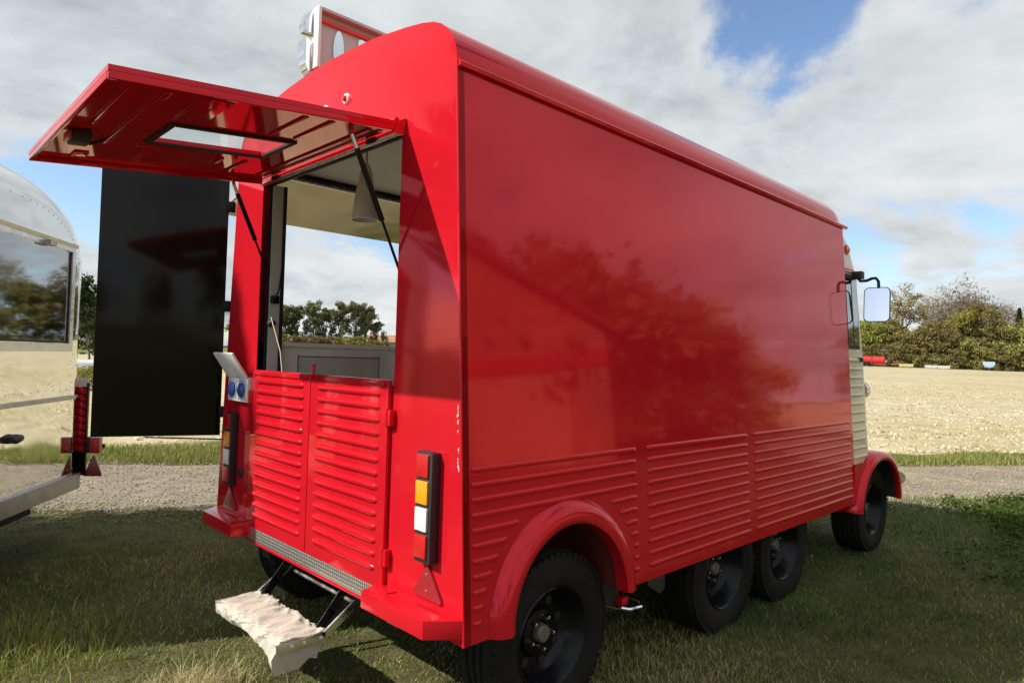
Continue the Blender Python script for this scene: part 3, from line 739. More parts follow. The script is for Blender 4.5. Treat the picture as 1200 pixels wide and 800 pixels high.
for i, (xa, hw, rd) in enumerate(((.475, .034, .5), (.63, .028, .1), (.82, .034, .5), (1.02, .04, .3), (1.3, .05, .5), (1.6, .05, .2))):
    pts = []
    for k in range(24):
        a = 2*PI*k/24; c, s = math.cos(a), math.sin(a); p = 2 if rd > .3 else .35
        pts.append((xa + hw * math.copysign(abs(c) ** (p/2 if p == 2 else p), c), 1.904, 3.135 + .115 * math.copysign(abs(s) ** (p/2 if p == 2 else p), s)))
    b = B(); b.prism(pts, (0, -.012, 0)); b.done('letter_back', CHROME, SG)
b = B(); b.prism([(.31, 1.93, 3.325), (.343, 1.93, 3.333), (.343, 1.93, 3.19), (.283, 1.93, 3.20), (.280, 1.93, 3.25), (.29, 1.93, 3.295)], (0, .075, 0), .002); b.done('letter_side', CHROME, SG)
oc = [(.36 + .085 * math.cos(a), 3.10 + .155 * math.sin(a)) for a in np.linspace(PI * .86, PI * 1.62, 14)]
ic = [(.375 + .055 * math.cos(a), 3.11 + .115 * math.sin(a)) for a in np.linspace(PI * 1.62, PI * .90, 14)]
b = B(); b.prism([(x, 1.93, z) for x, z in oc + ic], (0, .075, 0)); b.done('letter_side', CHROME, SG)
b = B()
for xx in (.6, 1.4, 2.3): b.box(xx, xx + .03, 1.89, 1.92, 2.40, 2.984)
b.done('sign_bracket', ALU, SG)
SG.location.x += .05

# ------------------------------------------------------------------ polished trailer on the left
TD = np.array([.5701, .8216]); TW = np.array([-.8216, .5701])     # along its end face (away), into its length
TO = np.array([-.285 + .8216*.065, 4.02 - .5701*.065])                                      # far corner of the end face at the sill
TWID, TLEN, TZ0, TZW, TZT = 2.13, 4.6, .365, 1.85, 2.43
def tp(l, s, z):     # l: distance from the far side along the end face, s: depth into the trailer, z
    q = TO - TD * l + TW * s; return Vector((q[0], q[1], z))
TR = empty('camper_trailer', (*(TO - TD * 1.1 + TW * 2.2), G0), 'polished aluminium camper trailer with rounded riveted end beside the red truck', 'trailer')
def sect(inn):
    pts = []; w2 = TWID / 2
    a_, c_ = w2 - inn, TZT - TZW - inn
    pts.append((inn, TZ0 + inn * .0))
    for z in np.linspace(TZ0 + .1, TZW - .05, 7): pts.append((inn + .012 * math.sin((z - TZ0) * 2), z))
    for i in range(25):
        t = PI - PI * i / 24; c, s = math.cos(t), math.sin(t)
        pts.append((w2 + a_ * math.copysign(abs(c) ** .78, c), TZW + c_ * abs(s) ** .82))
    pts += [(TWID - l, z) for l, z in pts[7::-1]]
    return pts
b = B(); rings = []; RAD = .20
for i in range(9):
    t = PI/2 * i / 8; rings.append((RAD * (1 - math.sin(t)), RAD * (1 - math.cos(t))))
full = [(RAD * (1 - math.sin(PI/2*i/8)), RAD * (1 - math.cos(PI/2*i/8))) for i in range(9)]   # inset, depth
full = full + [(i_, TLEN - s_) for i_, s_ in full[::-1]]
rr = []
for inn, s_ in full:
    
    rr.append([tp(l, s_, z) for l, z in sect(inn)])
b.loft(rr, True, True, True); SH = b.done('shell', POLISH, TR, thr=40)
def endf(l, z): return .0      # depth of the end face
def ebox(bb, l0, l1, z0, z1, o0, o1, n=6, bev=0):
    ls = np.linspace(l0, l1, n + 1)
    rings = [[tp(l, endf(l, 0) - o, z) for o, z in ((o0, z0), (o1, z0), (o1, z1), (o0, z1))] for l in ls]
    bb.loft(rings)
b = B(); ebox(b, .34, 1.79, 1.375, 1.985, -.01, .004); b.done('window_pane', TGLASS, TR)
b = B(); ebox(b, .29, 1.84, 1.315, 1.37, -.01, .022); ebox(b, .29, 1.84, 1.99, 2.03, -.01, .016); ebox(b, .29, .335, 1.37, 1.99, -.01, .020, 1); ebox(b, 1.795, 1.84, 1.37, 1.99, -.01, .020, 1); b.done('window_frame', ALU, TR)
b = B(); ebox(b, .335, .345, 1.375, 1.985, .0, .008, 1); ebox(b, .345, 1.785, 1.372, 1.384, .0, .008); b.done('window_seal', RUBBER, TR)
b = B(); ebox(b, .27, 1.86, 2.022, 2.045, -.03, .024); b.done('awning_rail', BRASS, TR)
b = B(); ebox(b, .62, .70, 1.985, 2.015, .01, .05, 1); b.done('window_catch', SKIRT, TR)
b = B(); ebox(b, .20, 1.93, .985, 1.012, -.01, .016); b.tube([tp(.2, .0, .9985), tp(.10, .025, .9985), tp(.03, .095, .9985), tp(.0, .2, .9985), tp(-.004, .5, .9985), tp(-.004, 2.0, .9985)], .013, 6); b.done('belt_trim', SKIRT, TR)
b = B(); ebox(b, .10, 2.03, TZ0 - .012, TZ0 + .095, -.02, .024); b.tube([tp(.13, .02, TZ0 + .03), tp(.035, .09, TZ0 + .03), tp(-.006, .22, TZ0 + .03), tp(-.006, 1., TZ0 + .03)], .03, 6); b.done('skirt', SKIRT, TR)
b = B()
def rivet(l, z, o=.0, s_=None):
    p = tp(l, endf(l, z) - o if s_ is None else s_, z)
    b.lathe([(.0001, -.003), (.003, -.002), (.0042, .001)], p, tuple(Vector((TW[0], TW[1], 0))), 6)
for z in np.arange(.50, 1.98, .10): rivet(.235, z); rivet(.255, z + .05)
for z in np.arange(.50, 1.98, .12): rivet(.17, z)
for l in np.arange(.3, 2.0, .09): rivet(l, 1.06); rivet(l, .50)
for a in np.linspace(PI * .98, PI * .1, 34):
    c, s = math.cos(a), math.sin(a); k_ = .90
    l = TWID/2 + (TWID/2 - .20) * math.copysign(abs(c) ** .78, c); z = TZW + (TZT - TZW - .20) * abs(s) ** .82
    rivet(l, z, .0)
b.done('rivets', SKIRT, TR)['kind'] = 'stuff'
b = B(); b.obox(tp(.02, .30, 2.00), (TD[0], TD[1], 0), (TW[0], TW[1], 0), (0, 0, 1), .055, .035, .018, .004); ml_ = b.done('marker_lamp', PLASTIC, TR)
b = B(); b.obox(tp(-.05, .30, 2.00), (TD[0], TD[1], 0), (TW[0], TW[1], 0), (0, 0, 1), .025, .032, .015, .004); b.done('lens', L_RED, ml_)
b = B(); b.lathe([(.0001, -.06), (.02, -.055), (.03, 0), (.02, .055), (.0001, .06)], tp(.93, -.02, .80), (TD[0], TD[1], 0), 12); b.done('grab_handle', PLASTIC, TR)
# rear light board on the far side of the trailer
A3 = ((TD[0], TD[1], 0), (TW[0], TW[1], 0), (0, 0, 1))
LD = -.02
def lbx(name, M_, s0, s1, z0, z1, d0, d1, par, bev=.002):
    bb = B(); bb.prism([tp(LD + d0, s0, z0), tp(LD + d0, s1, z0), tp(LD + d0, s1, z1), tp(LD + d0, s0, z1)], (TD[0]*(d0-d1), TD[1]*(d0-d1), 0), bev); return bb.done(name, M_, par)
LB = lbx('light_board', BLACK, -.003, .13, .42, 1.06, -.012, .0, TR)
lbx('board_post', BLACK, -.014, -.004, .42, 1.09, .0, .03, LB)
lbx('board_top', mat('board_white', (.72, .68, .62), .5, var=.05), -.003, .085, 1.062, 1.12, -.012, .004, LB)
for k in range(9):
    z = .585 + k * .052
    bb = B(); bb.prism([tp(LD + .001, .082, z + .022), tp(LD + .001, -.002, z), tp(LD + .001, -.002, z + .043), tp(LD + .001, .082, z + .065)], (-TD[0]*.014, -TD[1]*.014, 0), .003); bb.done('red_slat', REDT, LB)
lbx('lamp_arm', BLACK, -.12, -.015, .615, .645, -.03, -.01, LB)
lbx('tail_lamp', L_RED, -.115, -.045, .585, .70, -.002, .05, LB, .006)
lbx('lamp_housing', PLASTIC, -.044, -.016, .585, .70, -.004, .045, LB, .003)
bb = B(); bb.prism([tp(LD, -.005, .415), tp(LD, -.12, .415), tp(LD, -.115, .44), tp(LD, -.070, .565), tp(LD, -.055, .565), tp(LD, -.010, .44)], (-TD[0]*.012, -TD[1]*.012, 0), .002); bb.done('reflector', REFL, LB)
b = B(); b.obox(tp(1.125, 2.3, .28), *A3, .85, 2.1, .07); b.done('trailer_chassis', DARK, TR)
for s_ in (2.1,):
    for l_ in (.14, 2.11):
        q = tp(l_, s_, .30); wheel(TR, q[0], q[1], q[2], False, False, 1., math.atan2(TW[1], TW[0]))
b = B(); b.obox(tp(.3, .5, .16), *A3, .03, .03, .19, .003); b.obox(tp(1.95, .5, .16), *A3, .03, .03, .19, .003); b.done('corner_steady', ALU, TR)

# ------------------------------------------------------------------ vegetation
def leaf_mat(name, lo, hi, trans=.35):
    M = bpy.data.materials.new(name); M.use_nodes = True; t = NT(M.node_tree); t.n.clear()
    o = t.n.new('ShaderNodeOutputMaterial'); at = t.n.new('ShaderNodeAttribute'); at.attribute_name = 'tint'
    c = t.ramp(at.outputs['Fac'], [(0., lo), (1., hi)])
    oi = t.n.new('ShaderNodeObjectInfo')
    hs = t.n.new('ShaderNodeHueSaturation'); t.link(c, hs.inputs['Color'])
    t.link(t.math('ADD', t.math('MULTIPLY', oi.outputs['Random'], .05), .475), hs.inputs['Hue']); t.link(t.math('ADD', t.math('MULTIPLY', oi.outputs['Random'], .4), .8), hs.inputs['Value'])
    d = t.n.new('ShaderNodeBsdfDiffuse'); tr = t.n.new('ShaderNodeBsdfTranslucent')
    t.link(hs.outputs[0], d.inputs[0]); t.link(hs.outputs[0], tr.inputs[0])
    mx = t.n.new('ShaderNodeMixShader'); mx.inputs[0].default_value = trans
    t.link(d.outputs[0], mx.inputs[1]); t.link(tr.outputs[0], mx.inputs[2]); t.link(mx.outputs[0], o.inputs[0]); return M
BARK = mat('bark', (.10, .078, .055), .9, var=.4, vscale=3, bump=.03, bscale=6)
BARKG = mat('bark_grey', (.20, .165, .13), .9, var=.3, vscale=3)
LF = {'olive': leaf_mat('leaf_olive', (.10, .092, .030), (.33, .285, .105)), 'spring': leaf_mat('leaf_spring', (.13, .13, .03), (.37, .33, .10)),
      'brown': leaf_mat('leaf_brown', (.18, .14, .08), (.42, .33, .20)), 'dark': leaf_mat('leaf_dark', (.014, .022, .008), (.07, .085, .025)),
      'bare': leaf_mat('twig_buds', (.19, .165, .11), (.38, .33, .23))}
def grow(rg, H, spread, levels, kids, up=.55, trunk=.30):
    segs = []; tips = []
    def br(p, d, L, r, lv):
        n = 4; pts = [p]; rs = [r]
        for i in range(n):
            d = (d + Vector(rg.normal(0, .13, 3)) + Vector((0, 0, .05))).normalized()
            p = p + d * (L / n); pts.append(p); rs.append(r * (1 - .55 * (i + 1) / n))
        segs.append((pts, rs, lv))
        if lv == levels: tips.append(p); return
        for k in range(kids[lv]):
            t = rg.uniform(.45, 1.0) if lv else rg.uniform(.35, 1.)
            q = pts[0].lerp(pts[-1], 0) if False else pts[min(n, int(t * n))]
            a = rg.uniform(0, 2*PI); s = spread * rg.uniform(.6, 1.15)
            nd = (d * (1 - .5 * s) + Vector((math.cos(a), math.sin(a), 0)) * s + Vector((0, 0, up * .3))).normalized()
            br(q, nd, L * rg.uniform(.55, .8), r * .5, lv + 1)
    br(Vector((0, 0, -.2)), Vector((0, 0, 1)), H * trunk * 1.6, H * .022, 0)
    return segs, tips
def tree_meshes(seed, kind, H, W, nleaf, leaf, levels=3, kids=(5, 5, 4), trunk=.3, low=.15, bare=False, clumps=46, sub=.26):
    rg = np.random.default_rng(seed); segs, tips = grow(rg, H, .75, levels, kids, trunk=trunk)
    zmax = max(p.z for p in tips); xm = max(max(abs(p.x), abs(p.y)) for p in tips) + .01
    fx, fz = (W / 2) / xm, (H * .97) / zmax
    Sg = lambda p: (p[0] * fx, p[1] * fx, p[2] * fz)
    b = B()
    for pts, rs, lv in segs:
        if lv <= (levels if bare else min(levels, 2)): b.tube([Sg(p) for p in pts], [max(r * (1. if lv < 3 else .9), .012 * H / 12) for r in rs], 6 if lv < 2 else 3, False)
    tm = b.mesh('trunk', 80, False); tm.materials.append(BARKG if bare else BARK)
    C = []; tw = []
    T_ = np.array([Sg(p) for p in tips])
    if bare: cen = T_[rg.integers(0, len(T_), nleaf)] + rg.normal(0, .045 * W, (nleaf, 3))
    else:
        cl = T_[rg.integers(0, len(T_), clumps)]
        ex = []
        for _ in range(clumps):
            a = rg.uniform(0, 2*PI); zz = rg.uniform(low, .93); rr_ = (W/2) * math.sqrt(max(0.05, 1 - ((zz - .42) / .58) ** 2)) * rg.uniform(.45, .98)
            ex.append((math.cos(a) * rr_, math.sin(a) * rr_, zz * H))
        cl = np.concatenate([cl, np.array(ex)])
        ci = rg.integers(0, len(cl), nleaf); v = rg.normal(0, 1, (nleaf, 3)); v /= np.linalg.norm(v, axis=1)[:, None]
        rad = (rg.random(nleaf) ** .45)[:, None] * np.array([1, 1, .75]) * (W * sub * .5) * (.55 + .9 * ((ci * 7919) % 97 / 97.))[:, None]
        cen = cl[ci] + v * rad; cen[:, 2] = np.maximum(cen[:, 2], .25)
    N = len(cen)
    a = rg.normal(0, 1, (N, 3)); a /= np.linalg.norm(a, axis=1)[:, None]
    c2 = rg.normal(0, 1, (N, 3)); bb_ = np.cross(a, c2); bb_ /= np.linalg.norm(bb_, axis=1)[:, None]
    sz = leaf * rg.uniform(.55, 1.35, N)[:, None]
    asp = .20 if bare else .62
    V = np.stack([cen - a * sz, cen + bb_ * sz * asp, cen + a * sz, cen - bb_ * sz * asp], 1).reshape(-1, 3)
    F = np.arange(N * 4).reshape(N, 4)
    tint = np.repeat(np.clip(rg.normal(.5, .22, N) + .1 * (0 if bare else ((ci * 31) % 13 / 13. - .5) * 3), 0, 1), 4)
    cm = np_mesh('crown', V, F, LF[kind], False, tint)
    return tm, cm
LF['sage'] = leaf_mat('leaf_sage', (.085, .095, .045), (.26, .27, .13))
KINDS = {
 'olive_tree': tree_meshes(11, 'olive', 10, 8.5, 6500, .20), 'olive_b': tree_meshes(12, 'olive', 9, 8, 6000, .20), 'spring_tree': tree_meshes(13, 'spring', 9, 6.5, 5500, .18),
 'brown_tree': tree_meshes(14, 'brown', 14, 9.5, 5200, .17, clumps=40, sub=.22), 'bare_tree': tree_meshes(15, 'bare', 14, 14, 7000, .34, levels=4, kids=(7, 5, 4, 4), bare=True, trunk=.34),
 'bare_b': tree_meshes(16, 'bare', 12, 11, 6000, .30, levels=4, kids=(6, 5, 4, 4), bare=True, trunk=.36), 'dark_tree': tree_meshes(17, 'dark', 11, 7.5, 6500, .20), 'shrub': tree_meshes(18, 'olive', 5, 6.5, 4500, .17, low=.05),
 'bush_green': tree_meshes(19, 'spring', 2.2, 3.2, 1800, .10, low=.05), 'poplar': tree_meshes(20, 'sage', 9, 4.8, 6000, .17, low=.08), 'poplar_b': tree_meshes(21, 'sage', 8.5, 5.4, 6000, .17, low=.08)}
def tree(kind, az, D, scale, label, group=None, name='tree', rot=None, sz=None):
    a = math.radians(az); x, y = CAM[0] + D * math.cos(a), CAM[1] + D * math.sin(a); z = float(hgt(x, y)) - .05
    e = bpy.data.objects.new(name, None); COL.objects.link(e); e.location = (x, y, z); e.rotation_euler = (0, 0, random.uniform(0, 6.28) if rot is None else rot)
    s = scale; e.scale = (s, s, s if sz is None else sz)
    tm, cm = KINDS[kind]
    for n, me in (('trunk', tm), ('crown', cm)):
        o = bpy.data.objects.new(n, me); COL.objects.link(o); o.parent = e
    return tag(e, label, 'shrub' if name == 'shrub' else 'tree', group)
GR = 'trees along the far edge of the field'
def pxaz(px, py=425): d = viewdir(px, py); return math.degrees(math.atan2(d[1], d[0]))
OV = 'olive green tree in the hedgerow hidden behind the red truck'
US = 'low scrubby bush at the foot of the far hedgerow'
for px, k, D, s, sz, lab in (
    (1060, 'brown_tree', 158, 1.12, 1.20, 'tall brownish tree rising above the hedgerow behind the red tank trailer'),
    (1137, 'bare_tree', 168, 1.25, 1.38, 'wide bare tree with a fan of grey twigs above the hedgerow'),
    (1104, 'bare_b', 172, 1.05, 1.28, 'smaller bare tree between the brownish tree and the wide bare tree'),
    (1170, 'bare_b', 168, .95, 1.1, 'bare tree with thin twigs beside the dark pointed conifer'),
    (1128, 'spring_tree', 150, .92, 1.22, 'yellow green tree in the middle of the far hedgerow'),
    (1152, 'olive_tree', 152, 1.0, 1.28, 'broad olive green tree behind the blue cart'),
    (1022, 'spring_tree', 154, 1.0, 1.05, 'yellowish tree directly behind the red tank trailer'),
    (1040, 'olive_b', 156, 1.0, 1.1, 'olive green tree standing behind the orange harrow'), (1080, 'shrub', 150, 1.25, 1.5, 'bushy olive tree behind the gap between yellow roller and white trough'), (1096, 'olive_b', 151, .95, 1.0, 'rounded olive green tree behind the white water troughs'),
    (1112, 'shrub', 149, 1.2, 1.5, 'bushy olive tree just left of the yellow green tree in the hedgerow'), (1176, 'olive_b', 153, .95, 1.0, 'olive green tree between the blue cart and the dark conifer'), (1006, 'olive_b', 160, 1.1, 1.05, 'olive green tree half hidden behind the front of the red truck'),
    (1192, 'shrub', 150, 1.3, 1.55, 'low bushy tree in front of the dark pointed conifer'), (1066, 'shrub', 149, 1.1, 1.35, 'low bushy tree behind the yellow crop roller'), (1140, 'shrub', 148, 1.0, 1.2, 'low bushy tree beside the pale blue cart'),
    (1205, 'olive_tree', 156, 1.0, 1.0, 'olive green tree beyond the dark pointed conifer'), (985, 'olive_tree', 160, 1., 1.1, OV),
    (1050, 'shrub', 147, .8, .8, US), (1074, 'shrub', 147, .75, .75, US), (1120, 'shrub', 147, .8, .75, US), (1150, 'shrub', 150, .8, .8, US), (1172, 'shrub', 147, .85, .8, US), (1184, 'shrub', 149, .8, .9, US), (1030, 'shrub', 150, .8, .9, US), (1012, 'shrub', 150, .8, .8, US), (1100, 'shrub', 147, .75, .6, US)):
    tree(k, pxaz(px), D, s, lab, 'bushes at the foot of the hedgerow' if lab == US else None, 'shrub' if lab == US else 'tree', sz=sz)
# dark conifer at the right
b = B()
rg = np.random.default_rng(5); N = 2600
zz = rg.random(N) ** .8; rad = (1 - zz) * 1.9 * (rg.random(N) ** .4) + .1; aa = rg.random(N) * 2 * PI
cen = np.stack([np.cos(aa) * rad, np.sin(aa) * rad, .6 + zz * 12.2], 1)
KINDS['conifer'] = (None, None)
a_ = rg.normal(0, 1, (N, 3)); a_[:, 2] *= .4; a_ /= np.linalg.norm(a_, axis=1)[:, None]; b_ = np.cross(a_, rg.normal(0, 1, (N, 3))); b_ /= np.linalg.norm(b_, axis=1)[:, None]
V = np.stack([cen - a_ * .26, cen + b_ * .12, cen + a_ * .26, cen - b_ * .12], 1).reshape(-1, 3)
cm = np_mesh('crown', V, np.arange(N*4).reshape(N, 4), LF['dark'], False, np.repeat(rg.random(N), 4))
b.tube([(0, 0, -.2), (0, 0, 6), (0, 0, 12.4)], [.22, .12, .03], 6, False); tm = b.mesh('trunk', 60); tm.materials.append(BARK)
KINDS['conifer'] = (tm, cm); tree('conifer', pxaz(1194), 162, .95, 'dark pointed conifer standing above the hedgerow')
# trees seen through the hatch
WL = 'bushy grey green tree beyond the field seen through the open hatch'
for px, k, D, s, sz in ((335, 'poplar', 112, .85, .80), (350, 'poplar_b', 113, .80, .82), (366, 'poplar', 112, .72, .88), (381, 'poplar_b', 114, .72, .80), (398, 'poplar', 111, .72, .88), (413, 'poplar_b', 112, .78, .94), (429, 'poplar', 112, .78, .84), (322, 'poplar_b', 112, .9, .8), (443, 'poplar_b', 113, .6, .58)):
    tree(k, pxaz(px, 400), D, s, WL, 'trees seen through the hatch', sz=sz)
for px, D, s_ in ((328, 108, .62), (342, 107, .7), (357, 108, .66), (373, 107, .72), (392, 108, .7), (410, 107, .74), (426, 108, .7), (440, 108, .55), (316, 108, .7)):
    tree('shrub', pxaz(px, 400), D, s_ * 1.0, 'grey green bush at the foot of the trees seen through the hatch', 'bushes seen through the hatch', 'shrub', sz=s_ * .62)
# trees in the gap between trailer and truck
tree('dark_tree', pxaz(88, 400), 60, .62, 'dark evergreen tree behind the polished trailer')
tree('bare_b', pxaz(106, 400), 62, .42, 'small bare tree in the gap beside the black side panel', sz=.46)
tree('dark_tree', pxaz(112, 400), 75, .45, 'low dark tree behind the small bare tree', sz=.28)
tree('bush_green', pxaz(100, 440), 24, .38, 'bright green bush in the gap behind the polished trailer', name='shrub')
tree('dark_tree', pxaz(60, 400), 66, .7, 'dark evergreen tree hidden behind the polished trailer')
for k_, az in enumerate(np.arange(20.5, 44, 1.25)):
    tree(['shrub', 'olive_b', 'shrub', 'olive_tree', 'brown_tree', 'shrub', 'bare_b'][k_ % 7], float(az), 132. - 22 * ((az - 20) / 24) + random.uniform(-4, 4), random.uniform(.85, 1.15), 'tree round the fields outside the picture', 'trees round the fields')
# further trees round the field, seen only as reflections
RB = 'tree round the fields outside the picture'
for az in np.arange(22, 76, 4.2):
    if 55 < az < 66: continue
    D = 150 - 50 * sst(25, 60, az) + random.uniform(-4, 6)
    tree(random.choice(['olive_tree', 'olive_b', 'spring_tree', 'brown_tree', 'bare_b', 'shrub']), float(az + random.uniform(-1, 1)), float(D), random.uniform(.8, 1.1), RB, 'trees round the fields')
for az, k, D, s in ((-34, 'shrub', 19, 1.35), (-27, 'shrub', 21, 1.05), (-21.5, 'shrub', 24, .78), (-30, 'shrub', 23, 1.3), (-14, 'olive_b', 60, .8), (-8, 'olive_tree', 75, .9), (-2, 'spring_tree', 90, .9), (3, 'olive_b', 110, 1.), (-100, 'dark_tree', 30, .8), (-120, 'olive_tree', 34, .8), (-140, 'olive_b', 40, .8), (-160, 'brown_tree', 45, .8), (170, 'olive_tree', 45, .8), (150, 'dark_tree', 40, .7), (125, 'olive_b', 45, .8), (105, 'olive_tree', 50, .8), (95, 'shrub', 55, 1.)):
    tree(k, az, D, s, RB, 'trees round the fields')
e = tree('poplar', math.degrees(math.atan2(6.62 - CAM[1], -6.8 - CAM[0])), math.hypot(6.62 - CAM[1], -6.8 - CAM[0]), .66, 'slender unseen tree added behind the polished trailer to shade the truck corner', sz=1.10)  # unseen tree, added to cast shade on the rear left corner post
# ------------------------------------------------------------------ far farm things
def at_px(px, D, py=428):
    d = viewdir(px, py); d = d[:2] / np.linalg.norm(d[:2]); x, y = CAM[0] + D * d[0], CAM[1] + D * d[1]; return x, y, float(hgt(x, y)) + .02
PERP = lambda px: math.atan2(*(viewdir(px, 428)[[1, 0]])) - PI/2
def far(name, px, D, label, cat):
    e = empty(name, at_px(px, D), label, cat); e.rotation_euler = (0, 0, PERP(px)); return e
FRED = mat('farm_red', (.42, .02, .02), .4, var=.15, vscale=1.)
e = far('tank_trailer', 1021, 140, 'long red tank trailer parked along the hedgerow', 'trailer')
b = B(); b.lathe([(.0001, -2.25), (.55, -2.2), (.72, -2.0), (.74, 0), (.72, 2.0), (.55, 2.2), (.0001, 2.25)], (0, 0, 1.15), (1, 0, 0), 20); b.done('tank', FRED, e, local=True)
b = B(); b.box(-2.3, 2.3, -.5, .5, .42, .56); b.box(-.06, .06, -.78, .78, .5, 1.9); b.done('frame', FRED, e, local=True)
for xx in (-1.3, -.35):
    b = B(); b.lathe([(.2, -.12), (.42, -.12), (.45, -.05), (.45, .05), (.42, .12), (.2, .12)], (xx, -.62, .44), (0, 1, 0), 18); wv = b.done('wheel', TYRE, e, local=True)
    b = B(); b.lathe([(.0001, -.08), (.2, -.10), (.22, -.04)], (xx, -.64, .44), (0, 1, 0), 14); b.done('rim', WHITEP, e, local=True)
e = far('farm_cart', 1159, 142, 'pale blue hopper cart standing below the bare tree', 'cart')
b = B(); b.loft([[(-.5, -.5, .55), (.5, -.5, .55), (.5, .5, .55), (-.5, .5, .55)], [(-.85, -.7, 1.1), (.85, -.7, 1.1), (.85, .7, 1.1), (-.85, .7, 1.1)], [(-.85, -.7, 1.55), (.85, -.7, 1.55), (.85, .7, 1.55), (-.85, .7, 1.55)]]); b.done('hopper', mat('farm_blue', (.30, .42, .55), .5, var=.2, vscale=2), e, local=True)
for xx in (-.45, .45):
    b = B(); b.lathe([(.05, -.1), (.28, -.1), (.3, 0), (.28, .1), (.05, .1)], (xx, -.55, .29), (0, 1, 0), 14); b.done('wheel', TYRE, e, local=True)
e = far('farm_harrow', 1044, 141, 'small orange harrow left in the far grass', 'harrow')
b = B(); b.box(-.7, .7, -.3, .3, .45, .6, .02); b.tube([(.7, 0, .5), (1.2, 0, .75), (1.25, 0, 1.0)], .06, 6); b.done('frame', mat('farm_orange', (.55, .12, .03), .5, var=.2), e, local=True)
b = B()
for i in range(6): b.tube([(-.6 + i*.24, 0, .45), (-.62 + i*.24, -.05, -.03)], .03, 5)
b.done('tines', DARK, e, local=True)
e = far('crop_roller', 1062, 141, 'yellow crop roller beside the orange harrow', 'roller')
b = B(); b.lathe([(.05, -1.1), (.3, -1.1), (.32, 0), (.3, 1.1), (.05, 1.1)], (0, 0, .3), (1, 0, 0), 16); b.done('drum', mat('farm_yellow', (.34, .29, .12), .6, var=.2), e, local=True)
b = B(); b.box(-1.2, 1.2, -.08, .08, .62, .72); b.box(-1.2, -1.14, -.06, .06, .2, .7); b.box(1.14, 1.2, -.06, .06, .2, .7); b.done('frame', mat('farm_yellow', (.45, .38, .12)), e, local=True)
for px, lab in ((1091, 'pale water trough standing left of the white trough'), (1106, 'white water trough standing right of the pale trough')):
    e = far('water_trough', px, 141, ['long white water trough nearer the red tank trailer', 'long white water trough nearer the pale blue cart'][px > 1100], 'trough')
    b = B(); b.loft([[(-.9, -.25, .12), (.9, -.25, .12), (.9, .25, .12), (-.9, .25, .12)], [(-1, -.35, .62), (1, -.35, .62), (1, .35, .62), (-1, .35, .62)], [(-.93, -.28, .62), (.93, -.28, .62), (.93, .28, .62), (-.93, .28, .62)], [(-.85, -.2, .25), (.85, -.2, .25), (.85, .2, .25), (-.85, .2, .25)]]); b.done('basin', mat('galvanised', (.46, .46, .44), .5, var=.2), e, local=True)
    b = B(); b.box(-.7, -.6, -.2, .2, -.05, .13); b.box(.6, .7, -.2, .2, -.05, .13); b.done('foot', DARK, e, local=True)
# house glimpsed through the hatch
e = far('house', 452, 118, 'low house with orange tiled roof seen through the open hatch', 'house')
b = B(); b.prism([(-3.4, -2.2, -.1), (3.4, -2.2, -.1), (3.4, -2.2, 1.5), (-3.4, -2.2, 1.5)], (0, 4.4, 0)); b.done('wall', mat('house_render', (.45, .40, .32), .8), e, local=True)
b = B(); b.prism([(-3.7, -2.5, 1.5), (-3.7, 2.5, 1.5), (-3.7, 0, 2.75)], (7.4, 0, 0)); rf = b.done('roof', mat('orange_tiles', (.36, .17, .09), .8, var=.25, vscale=2), e, local=True)
for xx in (-2.2, 0, 2.2): b = B(); b.box(xx - .4, xx + .4, -2.23, -2.195, .5, 1.2); b.done('window', DKGLASS, e, local=True)
# low white cold frame in the gap
e = far('cold_frame', 99, 44, 'low white glazed cold frame beyond the green bush', 'cold frame')
b = B(); b.prism([(-1.3, -.5, -.05), (-1.3, .5, -.05), (-1.3, .5, .55), (-1.3, -.5, .38)], (2.6, 0, 0)); b.done('frame', WHITEP, e, local=True)
b = B(); b.prism([(-1.25, -.45, .392), (1.25, -.45, .392), (1.25, .45, .546), (-1.25, .45, .546)], (0, 0, .015)); b.done('glazing', mat('glazing', (.6, .66, .7), .1, var=.05), e, local=True)
# barn to the right of the camera: outside the picture, mirrored in the truck's side
BN = empty('barn', (9.2, -11.2, G0), 'timber barn with two tall doors, outside the picture', 'barn')
BN.rotation_euler = (0, 0, math.radians(40)); WM[BN] = Matrix.Translation(Vector((9.2, -11.2, G0)))
TIMB = mat('barn_boards', (.26, .17, .09), .8, var=.35, vscale=2.5); 
b = B(); b.prism([(-4, 0, -.05), (4, 0, -.05), (4, 0, 3.4), (0, 0, 5.9), (-4, 0, 3.4)], (0, -6, 0)); b.done('wall', TIMB, BN, local=True)
b = B(); b.prism([(-4.4, .3, 3.25), (0, .3, 6.0), (4.4, .3, 3.25), (4.4, .3, 3.42), (0, .3, 6.2), (-4.4, .3, 3.42)], (0, -6.6, 0)); b.done('roof', mat('barn_roof', (.16, .06, .04), .8, var=.2), BN, local=True)
for xx in (-2.9, .4):
    b = B(); b.box(xx, xx + 2.5, .005, .05, -.04, 2.3); b.done('door', mat('barn_door', (.42, .30, .18), .7, var=.2), BN, local=True)
b = B(); b.box(-4.02, 4.02, .005, .08, 2.45, 2.85); b.done('beam', mat('barn_beam', (.35, .04, .03), .7), BN, local=True)
